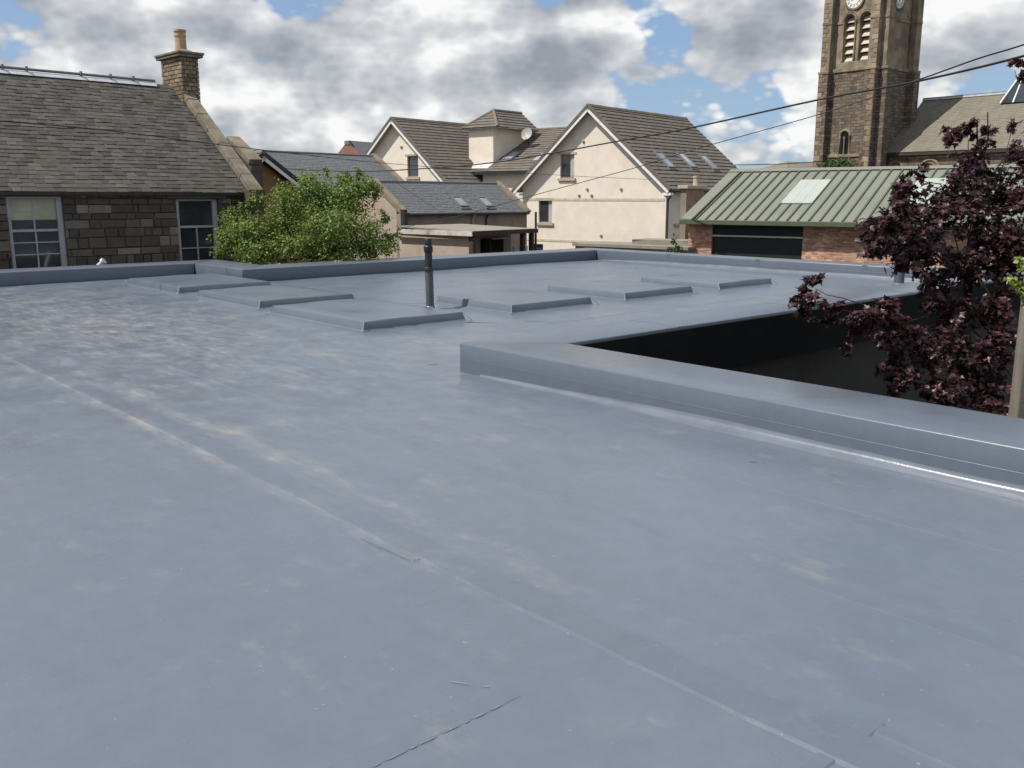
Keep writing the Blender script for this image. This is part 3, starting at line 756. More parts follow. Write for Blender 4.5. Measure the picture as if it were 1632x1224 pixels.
    MB().add([(xl, y0, zt + .14), (xr, y0, zt + .14), (xr, y1, zt + .14), (xl, y1, zt + .14), (xl + .2, y0 + .3, zt + .25), (xr - .2, y0 + .3, zt + .25), (xr - .2, y1 - .3, zt + .25), (xl + .2, y1 - .3, zt + .25)],
             [(0, 1, 5, 4), (1, 2, 6, 5), (2, 3, 7, 6), (3, 0, 4, 7), (4, 5, 6, 7)]).build('flaunching', M['skew'], c, bevel=.02)
    pc = ((xl + xr) / 2 + .02, (y0 + y1) / 2 - .1, zt + .18)
    MB().lathe([(.165, 0), (.155, .06), (.145, .40), (.160, .41), (.160, .45), (.145, .46), (.145, .52), (.165, .53), (.165, .585), (.15, .59), (.12, .58), (.11, .2)], pc, 20).build('chimney_pot', M['pot'], c, smooth=True)
    # rear wing gable showing past the skew
    a = F.hit(372, 217, 0, .5); e = F.hit(409, 254, 0, .5)
    d = Vector((0, e[1] - a[1], e[2] - a[2])); nn = Vector((0, -d.z, d.y)).normalized()
    if nn.z < 0: nn = -nn
    A = Vector((.3, a[1], a[2]))
    MB().prism([A, A + Vector((.38, 0, 0)), A + Vector((.38, 0, 0)) + d, A + d], -nn * .16).build('rear_skew_stone', M['skew'], t, bevel=.012)
    MB().prism([(.32, a[1], a[2] - .2), (.32, e[1], e[2] - .2), (.32, e[1], GZ), (.32, a[1] + 3, GZ), (.32, a[1] + 3, a[2] - 1.6)], (.34, 0, 0)).build('rear_wing_wall', M['mortar'], t)
M['iron_grey'] = mat('grey ridge roll', (.16, .165, .18), .55, .12, 6, .4)
cottage()
g = fr(160, 20.5, 45)
sv = thing('flue_terminal', 'small silver flue end poking above the parapet by the stone cottage', 'flue', loc=at(158, 424, 19.8))
MB().tube([(-.12, -.03, -.25), (-.02, 0, .0), (.10, .0, .10)], .05, 12).build('pipe', M['lead'], sv, smooth=True)
MB().tube([(.07, 0, .085), (.12, 0, .115)], .07, 12).build('cowl', M['lead'], sv, smooth=True)

# ------------------------------------------------------------------ cream houses
def cream_house():
    F = fr(1062, 50, 51.4)
    t = thing('cream_house', 'large cream roughcast house with two gables, brown tiled roofs and dormer', 'house', F)
    def wing(y0, wid, xlen, zE, zR, tiles=22, holes=()):
        yc = y0 + wid / 2; ov = .42; eo = .45; p = math.atan2(zR - zE, wid / 2)
        gw = MB().prism([(0, y0, GZ), (0, y0, zE - .12), (0, yc, zR - .16), (0, y0 + wid, zE - .12), (0, y0 + wid, GZ)], (.3, 0, 0)).build('gable_wall', M['harl_cream'], t)
        if holes: cut(gw, [(-.2, .5, *q) for q in holes])
        MB().box(.31, xlen - .3, y0 + .003, y0 + .3, GZ, zE - .14).build('side_wall', M['harl_cream'], t)
        MB().box(.31, xlen - .3, y0 + wid - .3, y0 + wid - .003, GZ, zE - .14).build('side_wall', M['harl_cream'], t)
        MB().prism([(xlen - .29, y0, GZ), (xlen - .29, y0, zE - .12), (xlen - .29, yc, zR - .16), (xlen - .29, y0 + wid, zE - .12), (xlen - .29, y0 + wid, GZ)], (.29, 0, 0)).build('gable_wall', M['harl_cream'], t)
        run = (wid / 2 + eo) / math.cos(p); zlow = zE - eo * math.tan(p)
        for sgn in (-1, 1):
            up = Vector((0, -sgn * math.cos(p), math.sin(p))); ye = yc + sgn * (wid / 2 + eo)
            nrm = Vector((0, sgn * math.sin(p), math.cos(p)))
            e0 = Vector((-ov, ye, zlow))
            MB().prism([e0 - nrm * .03, e0 - nrm * .10, e0 + up * (run - .005) - nrm * .10, e0 + up * (run - .005) - nrm * .03], (xlen + ov + .2, 0, 0)).build('roof_deck', M['tile'], t)
            if sgn < 0: slope(t, e0, (1, 0, 0), up, xlen + ov + .2, run, tiles, .05, M['tile'])
            else: slope(t, e0 + Vector((xlen + ov + .2, 0, 0)), (-1, 0, 0), up, xlen + ov + .2, run, tiles, .05, M['tile'])
            # barge board, soffit, verge tiles
            b0 = e0 - nrm * .10 + Vector((-.03, 0, 0))
            MB().prism([b0, b0 + up * run, b0 + up * run - nrm * .15, b0 - nrm * .15], (.028, 0, 0)).build('barge_board', M['white'], t)
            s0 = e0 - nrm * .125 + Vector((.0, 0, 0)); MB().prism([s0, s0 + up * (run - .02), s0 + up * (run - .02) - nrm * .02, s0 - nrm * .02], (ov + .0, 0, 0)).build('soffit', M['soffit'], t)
            v0 = e0 + nrm * .0 + Vector((-.05, 0, 0)); MB().prism([v0 - nrm * .09, v0 + nrm * .07, v0 + up * run + nrm * .07, v0 + up * run - nrm * .09], (.16, 0, 0)).build('verge', M['tile'], t)
            MB().tube([e0 + Vector((.0, sgn * .06, -.06)), e0 + Vector((xlen + ov, sgn * .06, -.06))], .06, 8).build('gutter', M['iron'], t, smooth=True)
            MB().box(-.41, -.05, ye - .02, ye - sgn * .5, zlow - .30, zlow - .16).build('box_end', M['white'], t)
        b = MB(); L = xlen + ov + .2; n = int(L / .45)
        for i in range(n):
            x0 = -ov - .03 + L * i / n; x1 = -ov - .03 + L * (i + 1) / n - .01; j = random.uniform(-.008, .008)
            b.prism([(x0, yc - .16, zR - .06 + j), (x0, yc - .07, zR + .08 + j), (x0, yc + .07, zR + .08 + j), (x0, yc + .16, zR - .06 + j)], (x1 - x0, 0, 0))
        tag(b.build('ridge_tiles', M['tile_ridge'], t), kind='stuff')
        return yc, p
    zR = 6.62; zE = 2.42
    ycB, pB = wing(0, 9.75, 10.8, zE, zR, holes=((6.02, 7.0, 2.72, 4.04), (7.56, 8.54, .16, 1.48), (8.2, 9.2, -2.3, -1.1)))
    ycC, pC = wing(15.6, 9.6, 9.0, zE + .15, zR + .12, holes=((18.42, 19.41, 2.95, 4.29),))
    # windows on the gables
    window(t, 0, 6.02, 2.72, .98, 1.32, kind='curtain')
    window(t, 0, 7.56, .16, .98, 1.32, kind='curtain')
    window(t, 0, 18.42, 2.95, .99, 1.34)
    window(t, 0, 8.2, -2.3, 1.0, 1.2, lintel=False)
    b = MB()
    for i in range(13):
        b.box(-.02, -.002, .08 + 9.4 * i / 13, .08 + 9.4 * (i + 1) / 13 - .02, 1.44, 1.58)
    tag(b.build('string_course', M['string'], t), kind='stuff')
    MB().box(-.02, -.002, .0, 9.75, -.92, -.80).build('base_course', M['string'], t)
    for (x, y) in ((930, 225), (936, 301), (990, 301), (943, 311), (923, 311), (958, 375)):
        p = F.hit(x, y, 0, 0)
        MB().lathe([(.07, 0), (.09, .05), (.05, .09)], (0, 0, 0), 10).build('wall_vent', M['trim_stone'], t, loc=(0, p[1], p[2]), rot=(0, -math.pi / 2, 0))
    p = F.hit(640, 234, 0, 0); MB().lathe([(.09, 0), (.11, .05), (.05, .09)], (0, 0, 0), 10).build('wall_vent', M['trim_stone'], t, loc=(0, p[1], p[2]), rot=(0, -math.pi / 2, 0))
    MB().tube([(.25, -.46, 2.02), (.12, -.25, 1.75), (.08, -.07, 1.5), (.08, -.07, GZ)], .05, 8).build('downpipe', M['iron'], t, smooth=True)
    p0 = F.hit(1077, 324, 1, 0); p1 = F.hit(1088, 356, 1, 0)
    window(t, p0[0], 0, p1[2], p1[0] - p0[0], p0[2] - p1[2], 'y', lintel=False)
    # roof windows on the right hand slope
    ev = Vector((-.42, -.45, zE - .45 * math.tan(pB))); up = Vector((0, math.cos(pB), math.sin(pB)))
    nrm = Vector((0, -math.sin(pB), math.cos(pB)))
    for (x, y) in ((1070, 269), (1105, 269), (1140, 272)):
        d = ray(x, y); o = Vector((-F.X * F.c - F.Y * F.s, F.X * F.s - F.Y * F.c, EYE)); q = Vector((d.x * F.c + d.y * F.s, -d.x * F.s + d.y * F.c, d.z))
        k = (ev - o).dot(nrm) / q.dot(nrm); P = o + q * k
        skylight(t, ev + nrm * .03, (1, 0, 0), up, P.x + .42, (P - ev).dot(up), .78, 1.35)
    # link block between the gables
    xf, xr_ = 3.2, 9.2; zE2 = 3.45; zR2 = 6.28; p = math.atan2(zR2 - zE2, xr_ - xf)
    MB().box(xf, xf + .3, 9.76, 15.59, GZ, zE2 - .1).build('link_wall', M['harl_cream'], t)
    up = Vector((math.cos(p), 0, math.sin(p))); run = (xr_ - xf + .4) / math.cos(p); nrm2 = Vector((-math.sin(p), 0, math.cos(p)))
    e0 = Vector((xf - .4, 20.4, zE2 - .4 * math.tan(p)))
    slope(t, e0, (0, -1, 0), up, 15.2, run, 18, .05, M['tile'])
    MB().prism([e0 - nrm2 * .03, e0 - nrm2 * .12, e0 + up * run - nrm2 * .12, e0 + up * run - nrm2 * .03], (0, -15.2, 0)).build('roof_deck', M['tile'], t)
    MB().box(xf - .5, xf - .36, 9.8, 15.9, e0.z - .16, e0.z - .02).build('gutter', M['iron'], t)
    MB().tube([(xr_, 20, zR2 + .03), (xr_, 5.5, zR2 + .03)], .11, 8).build('ridge_tiles', M['tile_ridge'], t)
    def on_link(x, y):
        d = ray(x, y); o = Vector((-F.X * F.c - F.Y * F.s, F.X * F.s - F.Y * F.c, EYE)); q = Vector((d.x * F.c + d.y * F.s, -d.x * F.s + d.y * F.c, d.z))
        k = (e0 - o).dot(nrm2) / q.dot(nrm2); return o + q * k
    for (x, y) in ((853, 259), (808, 256)):
        P = on_link(x, y); skylight(t, e0 + nrm2 * .03, (0, -1, 0), up, e0.y - P.y, (P - e0).dot(up), .8, 1.3)
    # dormer with a hipped roof
    xd = 4.0; a0, a1 = 15.35, 17.5; zt = 6.1; zb = 3.6; back = 8.2
    dm = MB().box(xd, back, a0 - .0, a1, zb, zt).build('dormer', M['harl_cream'], t)
    o_ = .32; cx_, cy_ = (xd + back) / 2 - .4, (a0 + a1) / 2; zA = 7.35
    eL = [(xd - o_, a0 - o_ - .3), (xd - o_, a1 + o_), (back, a1 + o_), (back, a0 - o_ - .3)]
    rg = [(xd + 1.15, cy_ - .15, zA), (back, cy_ - .15, zA)]
    def hip(pa, pb, qa, qb, n):
        pa, pb, qa, qb = [Vector(v) for v in (pa, pb, qa, qb)]
        for i in range(n):
            f0, f1 = i / n, (i + 1) / n + .02
            a, b_, c_, d_ = pa.lerp(qa, f0), pb.lerp(qb, f0), pb.lerp(qb, min(f1, 1)), pa.lerp(qa, min(f1, 1))
            nn = (b_ - a).cross(pa.lerp(qa, 1) - pa).normalized()
            if nn.z < 0: nn = -nn
            MB().add([a, b_, c_, d_, a + nn * .06, b_ + nn * .06, c_ + nn * .012, d_ + nn * .012], [(0, 3, 2, 1), (4, 5, 6, 7), (0, 1, 5, 4), (1, 2, 6, 5), (2, 3, 7, 6), (3, 0, 4, 7)]).build('tile_course', M['tile'], dm)
    E4 = [Vector((x, y, zt + .06)) for x, y in eL]; RA, RB = Vector(rg[0]), Vector(rg[1])
    hip(E4[1], E4[0], RA, RA + Vector((0, .001, 0)), 6); hip(E4[0], E4[3], RA, RB, 6); hip(E4[2], E4[1], RB, RA, 6)
    for A, B in ((E4[0], RA), (E4[1], RA), (RA, RB)):
        MB().tube([A + Vector((0, 0, .04)), B + Vector((0, 0, .04))], .10, 6).build('hip_tile', M['tile_ridge'], dm)
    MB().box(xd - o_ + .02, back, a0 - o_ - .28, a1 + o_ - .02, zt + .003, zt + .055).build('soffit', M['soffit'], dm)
    MB().prism([(xd - .05, a0 - .1, zb + .25), (xd - .75, a0 - .1, zb - .13), (xd - .75, a0 - .1, zb - .09), (xd - .05, a0 - .1, zb + .29)], (0, a1 - a0 + .2, 0)).build('lead_apron', M['lead'], dm)
    # satellite dish is its own thing
    P = on_link(842, 232)
    W = F.world(P)
    ds = thing('satellite_dish', 'round grey satellite dish on the tiled roof beside the dormer', 'satellite dish', loc=W)
    top = at(840, 214, W.y - .6) - W
    b = MB(); rings = 6; n = 22; b.v.append((0, 0, 0))
    for i in range(1, rings + 1):
        r_ = .42 * i / rings
        for j in range(n): b.v.append((r_ * math.cos(2 * math.pi * j / n), r_ * math.sin(2 * math.pi * j / n), .09 * (i / rings) ** 2))
    for j in range(n): b.f.append((0, 1 + j, 1 + (j + 1) % n))
    for i in range(rings - 1):
        for j in range(n): b.f.append((1 + i * n + j, 1 + i * n + (j + 1) % n, 1 + (i + 1) * n + (j + 1) % n, 1 + (i + 1) * n + j))
    me = b.mesh('dish_face', M['dish'])
    md = link('dish_face', me, ds, top, Vector((-.45, -.8, .35)).to_track_quat('Z', 'Y').to_euler())
    sm = md.modifiers.new('s', 'SOLIDIFY'); sm.thickness = .015
    MB().tube([(0, 0, 0), (0, -.05, .3), top + Vector((.05, .1, -.05))], .03, 8).build('mast', M['iron'], ds, smooth=True)
    MB().tube([top + Vector((0, 0, -.35)), top + Vector((-.22, -.45, -.05))], .015, 6).build('feed_arm', M['iron'], ds)
    MB().tube([top + Vector((-.22, -.45, -.08)), top + Vector((-.20, -.41, .02))], .04, 8).build('feed_horn', M['dish'], ds)
M['string'] = mat('pale cast stone band', (.55, .475, .37), .9, .12, 5, .2)
M['soffit'] = mat('tan soffit board', (.36, .32, .27), .8, .06, 3, .2)  # even tan board colour
cream_house()

# ------------------------------------------------------------------ slate roofed outbuildings in the middle
def slate_house(name, label, F, L, half, ze, zr, walls, skews, n=20, chimney=None):
    t = thing(name, label, 'house', F)
    p = math.atan2(zr - ze, half); up = Vector((0, math.cos(p), math.sin(p))); nrm = Vector((0, -math.sin(p), math.cos(p))); run = half / math.cos(p)
    MB().box(.0, L, .05, .35, GZ, ze - .03).build('front_wall', M[walls[1]], t)
    for x in (0, L - .3):
        MB().prism([(x, .36, GZ), (x, .36, ze + .12), (x, half, zr - .1), (x, 2 * half - .36, ze + .12), (x, 2 * half - .36, GZ)], (.3, 0, 0)).build('gable_wall', M[walls[0]], t)
    MB().box(0, L, 2 * half - .35, 2 * half - .05, GZ, ze - .03).build('rear_wall', M[walls[0]], t)
    e0 = Vector((.02, -.12, ze - .12 * math.tan(p))); run2 = run + .12 / math.cos(p)
    roof = MB().prism([e0 - nrm * .08, e0 - nrm * .005, Vector((.02, half, zr)), Vector((.02, 2 * half + .12, e0.z)), Vector((.02, 2 * half + .12, e0.z - .08)), Vector((.02, half, zr - .1))], (L - .04, 0, 0)).build('roof', M['slate_new'], t)
    slope(roof, e0, (1, 0, 0), up, L - .04, run2, n, .016, M['slate_new'], 'slate_course', .3)
    MB().tube([(.1, half, zr + .02), (L - .1, half, zr + .02)], .06, 8).build('ridge', M['iron_grey'], roof, smooth=True)
    for (xs, m) in skews:
        q = Vector((xs, -.15, ze - .15 * math.tan(p))); r_ = (half + .15) / math.cos(p)
        MB().prism([q - nrm * .10, q + nrm * .16, q + up * (r_ + .06) + nrm * .16, q + up * (r_ + .06) - nrm * .10], (.30, 0, 0)).build('skew', M[m], t, bevel=.012)
        up2 = Vector((0, -up.y, up.z)); q2 = Vector((xs, 2 * half + .15, q.z)); n2 = Vector((0, -nrm.y, nrm.z))
        MB().prism([q2 - n2 * .10, q2 + n2 * .16, q2 + up2 * (r_ - .02) + n2 * .16, q2 + up2 * (r_ - .02) - n2 * .10], (.30, 0, 0)).build('skew', M[m], t, bevel=.012)
    return t, e0, up, nrm
M['skew_dim'] = mat('grey stone coping', (.23, .19, .145), .92, .2, 3, .2, .4, 25, .02)
FD = fr(640, 42, 50)
t, e0, up, nrm = slate_house('slate_roof_house', 'low roughcast house with grey slate roof and two roof windows behind the green tree', FD, 9.0, 1.95, .93, 2.34, ('harl_grey', 'harl_dim'), ((-.02, 'skew_dim'), (8.72, 'skew_dim')))
for (x, y) in ((740, 331), (780, 331)):
    d = ray(x, y); o = Vector((-FD.X * FD.c - FD.Y * FD.s, FD.X * FD.s - FD.Y * FD.c, EYE)); q = Vector((d.x * FD.c + d.y * FD.s, -d.x * FD.s + d.y * FD.c, d.z))
    P = o + q * ((e0 - o).dot(nrm) / q.dot(nrm))
    skylight(t, e0 + nrm * .015, (1, 0, 0), up, P.x - .02, (P - e0).dot(up), .62, .8)
MB().tube([(0, -.2, .87), (8.7, -.2, .85)], .05, 8).build('gutter', M['iron'], t, smooth=True)
MB().box(-.05, .12, -.22, .04, GZ, 1.1).build('corner_pier', M['iron'], t)
for px in (753, 775):
    x = FD.hit(px, 350, 1, 0)[0]; MB().tube([(x, -.18, .85), (x, .0, .6), (x, .0, GZ)], .05, 8).build('downpipe', M['iron'] if px > 760 else M['harl_grey'], t, smooth=True)
F2 = Frame((600 - CXP) / 1489 * 54 - 12 * math.cos(R(50)) + 3.0 * math.sin(R(50)), 54 - 12 * math.sin(R(50)) - 3.0 * math.cos(R(50)), 50)
slate_house('slate_roof_house', 'longer dark slate roofed house farther back, in front of the left cream gable', F2, 12.0, 3.0, 1.95, 3.93, ('harl_dim', 'harl_dim'), ((11.72, 'skew_dim'),), 24)

def brown_gable():
    F = fr(418, 34, 40)
    t = thing('ochre_house', 'small ochre brown gable with white barge boards right of the stone cottage', 'house', F)
    zA = at(418, 248, 34).z; p = math.atan2(1.09, 1.5); half = 2.7; ze = zA - half * math.tan(p)
    MB().prism([(-half + .3, 0, GZ), (-half + .3, 0, ze), (0, 0, zA - .22), (half - .3, 0, ze), (half - .3, 0, GZ)], (0, .3, 0)).build('gable_wall', M['ochre'], t)
    MB().box(-half + .3, -half + .5, .31, 8, GZ, ze).build('side_wall', M['ochre'], t); MB().box(half - .5, half - .3, .31, 8, GZ, ze).build('side_wall', M['ochre'], t)
    for s in (-1, 1):
        up = Vector((-s * math.cos(p), 0, math.sin(p))); e = Vector((s * (half + .1), -.3, zA - (half + .1) * math.tan(p))); n = Vector((s * math.sin(p), 0, math.cos(p))); r_ = (half + .1) / math.cos(p)
        roof = MB().prism([e, e + up * (r_ - .004 * (s + 1)), e + up * (r_ - .004 * (s + 1)) + n * .08, e + n * .08], (0, 8.3, 0)).build('roof', M['tile'], t)
        MB().prism([e + Vector((0, -.04, 0)) - n * .15, e + Vector((0, -.04, 0)) + up * r_ - n * .15, e + Vector((0, -.04, 0)) + up * r_ - n * .03, e + Vector((0, -.04, 0)) - n * .03], (0, .03, 0)).build('barge_board', M['white'], t)
        MB().prism([e + Vector((0, -.06, 0)), e + Vector((0, -.06, 0)) + up * r_, e + Vector((0, -.06, 0)) + up * r_ + n * .12, e + Vector((0, -.06, 0)) + n * .12], (0, .05, 0)).build('verge', M['iron'], t)
    MB().tube([(0, -.3, zA + .10), (0, 8, zA + .10)], .09, 8).build('ridge_tile', M['tile_ridge'], t)
brown_gable()

def red_gable():
    F = fr(556, 95, 62)
    t = thing('red_brick_house', 'distant red brick gable with grey slate roof peeping over the rooftops', 'house', F)
    zR = at(556, 226, 95).z; zE = zR - 2.2; h = 2.4
    MB().prism([(0, -h, GZ), (0, -h, zE), (0, 0, zR), (0, h, zE), (0, h, GZ)], (.4, 0, 0)).build('gable_wall', M['brick_far'], t)
    MB().prism([(.41, -h - .2, zE - .2), (.41, 0, zR), (.41, h + .2, zE - .2), (.41, h + .2, zE - .05), (.41, 0, zR + .15), (.41, -h - .2, zE - .05)], (10, 0, 0)).build('roof', M['slate_new'], t)
    MB().box(.5, 10, -h, -h + .3, GZ, zE - .1).build('side_wall', M['brick_far'], t)
    MB().box(-.05, .35, -.3, .3, zR - .3, zR + .12).build('gable_coping', M['skew_dim'], t, bevel=.03)
red_gable()

def outbuilding():
    F = fr(752, 37, 50)                                    # near corner post of the flat roofed lean-to
    t = thing('flat_roof_shed', 'flat roofed lean-to with peeling fascia and dark doorway beyond the vent pipe', 'shed', F)
    zt = at(752, 370, 37).z
    yl = F.hit(636, 367, 0, 0)[1]; xr_ = F.hit(848, 367, 1, 0)[0]
    MB().box(0, .2, .12, yl, GZ, zt - .16).build('side_wall', M['harl_grey'], t)
    MB().box(.05, xr_ - .1, 1.1, 1.3, GZ, zt - .16).build('front_wall', M['harl_dim'], t)
    MB().prism([(-.2, -.2, zt), (xr_ + .1, -.2, zt), (xr_ + .1, yl, zt + .12), (-.2, yl, zt + .12)], (0, 0, .05)).build('roof', M['gravel_roof'], t)
    MB().box(-.26, -.205, -.22, yl, zt - .15, zt + .045).build('fascia', M['fascia_peel'], t)
    MB().box(-.2, xr_ + .1, -.26, -.205, zt - .13, zt + .04).build('fascia', M['iron_brown'], t)
    MB().box(-.14, .06, -.16, .06, GZ, zt - .16).build('post', M['iron_brown'], t)
    for px in (832, 846):
        x = F.hit(px, 390, 1, 0)[0]; MB().box(x - .08, x + .08, -.12, .06, GZ, zt - .13).build('post', M['iron_brown'], t)
    x0 = F.hit(783, 390, 1, .4)[0]; z0 = F.hit(783, 381, 1, .4)[2]; x1 = F.hit(806, 390, 1, .4)[0]
    MB().tube([(x0, .4, GZ), (x0, .4, z0), (x1, .4, z0 + .02)], .045, 8).build('white_pipe', M['grey_frame'], t, smooth=True)
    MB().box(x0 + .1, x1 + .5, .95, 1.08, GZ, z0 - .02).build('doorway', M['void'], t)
    for px in (822, 838):
        x = F.hit(px, 395, 1, 1.0)[0]; MB().box(x - .14, x + .14, 1.0, 1.06, GZ, zt - .75).build('door_panel', M['grey_frame'], t)
    x = F.hit(851, 355, 1, 0)[0]; MB().tube([(x, -.1, GZ), (x, -.1, zt + .75)], .05, 8).build('vent_pipe', M['iron'], t, smooth=True)
M['iron_brown'] = mat('brown stained timber', (.055, .045, .038), .8, .2, 8, .2)
outbuilding()

def low_range():
    F = fr(918, 40, 51.4 - 90)
    t = thing('low_outhouse', 'low flat roofed outhouse in front of the cream gable', 'shed', F)
    z = at(918, 388, 40).z; L = F.hit(1095, 388, 1, 0)[0]
    MB().box(0, L, 0, 2.2, GZ, z - .1).build('wall', M['harl_dim'], t)
    MB().box(-.1, L + .1, -.1, 2.3, z - .1, z + .02).build('roof', M['gravel_roof'], t)
    MB().box(L * .45, L, .7, 2.2, z + .02, z + .22).build('roof', M['gravel_roof'], t)
    # rendered chimney house at the right
    F = fr(1094, 43, 51.4)
    t = thing('chimney_stack_house', 'small rendered outhouse with a stubby chimney between the cream house and green shed', 'house', F)
    z0 = at(1094, 301, 43).z
    w = F.hit(1121, 320, 1, 0)[0]
    MB().box(0, w, 0, .3, GZ, z0).build('chimney', M['harl_dim'], t)
    MB().box(-.12, w + .12, -.12, .42, z0 + .003, z0 + .16).build('cap', M['trim_stone'], t, bevel=.02)
    MB().lathe([(.16, 0), (.14, .34), (.17, .36), (.17, .44), (.12, .45)], (w * .7, .15, z0 + .16), 14).build('chimney_pot', M['trim_stone'], t, smooth=True)
    MB().box(.3, 5, -2.5, -.003, GZ, z0 - 1.9).build('wall', M['harl_dim'], t)
low_range()

# ------------------------------------------------------------------ green roofed shed
def green_shed():
    F = fr(1088, 37, -36)
    t = thing('green_roof_shed', 'red brick shed with long green standing seam metal roof', 'shed', F)
    L = 21.0; run_h = 4.8; ze = .76; zr = 2.74; p = math.atan2(zr - ze, run_h)
    up = Vector((0, math.cos(p), math.sin(p))); nrm = Vector((0, -math.sin(p), math.cos(p))); run = run_h / math.cos(p)
    e0 = Vector((0, 0, ze)); yo = .40                       # wall is set back under the eave
    d0, d1 = F.hit(1134, 385, 1, yo)[0], F.hit(1279, 385, 1, yo)[0]; d2 = d1 + 3.6
    zt = ze + .05
    wl = MB(); wl.box(.12, d0, yo, yo + .25, GZ, zt); wl.box(d1, L - .1, yo, yo + .25, GZ, zt); wl.build('front_wall', M['brick_red'], t)
    MB().prism([(.12, yo + .255, GZ), (.12, yo + .255, zt), (.12, run_h, zr - .15), (.12, 2 * run_h - yo, zt), (.12, 2 * run_h - yo, GZ)], (.25, 0, 0)).build('gable_wall', M['brick_red'], t)
    MB().box(.4, L - .1, 2 * run_h - yo - .25, 2 * run_h - yo, GZ, zt - .05).build('rear_wall', M['brick_red'], t)
    MB().box(d0, d1, yo + .10, yo + .17, GZ, zt - .0).build('roller_door', M['shutter'], t)
    zb = F.hit(1200, 377, 1, yo)[2]
    MB().box(d0, d1, yo + .03, yo + .095, zb - .03, zb + .025).build('door_rail', M['lead'], t)
    # decking + pans between the seams
    MB().prism([e0 - nrm * .10, e0 - nrm * .005, Vector((0, run_h, zr - .005)), Vector((0, 2 * run_h, ze)), Vector((0, 2 * run_h, ze - .1)), Vector((0, run_h, zr - .12))], (L, 0, 0)).build('roof_deck', M['green_dark'], t)
    q = Matrix((Vector((1, 0, 0)), up, nrm)).transposed().to_4x4().to_euler()
    pw = .405; n = int(L / pw)
    lights = (7, 8, 9, 18, 19, 20, 29, 30, 31)
    pan = MB().box(.012, pw - .012, 0, run, 0, .022).mesh('roof_panel', M['green'])
    lo_ = run * .30; hi_ = run * .76
    panA = MB().box(.012, pw - .012, 0, lo_, 0, .022).mesh('roof_panel', M['green']); panB = MB().box(.012, pw - .012, hi_, run, 0, .022).mesh('roof_panel', M['green'])
    lit = MB().box(.003, pw - .003, lo_ + .004, hi_ - .004, .0, .082).mesh('rooflight_panel', M['rooflight'])
    seam = MB().box(-.028, .028, -.02, run + .01, 0, .075).mesh('standing_seam', M['green_dark'])
    x00 = .62
    for i in range(n - 1):
        x = x00 + pw * i
        if i in lights:
            for m_ in (panA, panB): link('roof_panel', m_, t, e0 + Vector((x, 0, 0)), q)
            link('rooflight_panel', lit, t, e0 + Vector((x, 0, 0)), q)
        else: link('roof_panel', pan, t, e0 + Vector((x, 0, 0)), q)
    for i in range(n): link('standing_seam', seam, t, e0 + Vector((x00 + pw * i, 0, 0)), q)
    link('standing_seam', seam, t, e0 + Vector((x00 - .16, 0, 0)), q)
    MB().box(-.06, x00 - .19, -.05, run, 0, .05).build('verge_flashing', M['green'], t, rot=q, loc=e0)
    MB().prism([(-.06, run_h - .25, zr - .02), (-.06, run_h, zr + .10), (-.06, run_h + .25, zr - .02)], (L + .06, 0, 0)).build('ridge_flashing', M['green'], t)
    MB().box(-.06, L, -.12, -.025, ze - .17, ze + .02).build('gutter', M['green_dark'], t, bevel=.02)
    MB().box(-.04, L, -.02, yo + .02, ze - .115, ze - .10).build('soffit', M['green_dark'], t)
    # bulkhead lamp bracket
    p_ = F.hit(1374, 382, 1, yo)
    MB().box(p_[0] - .2, p_[0] + .2, yo - .25, yo - .003, p_[2] - .06, p_[2] + .05).build('wall_lamp', M['lead'], t, bevel=.02)
    return F
green_shed()

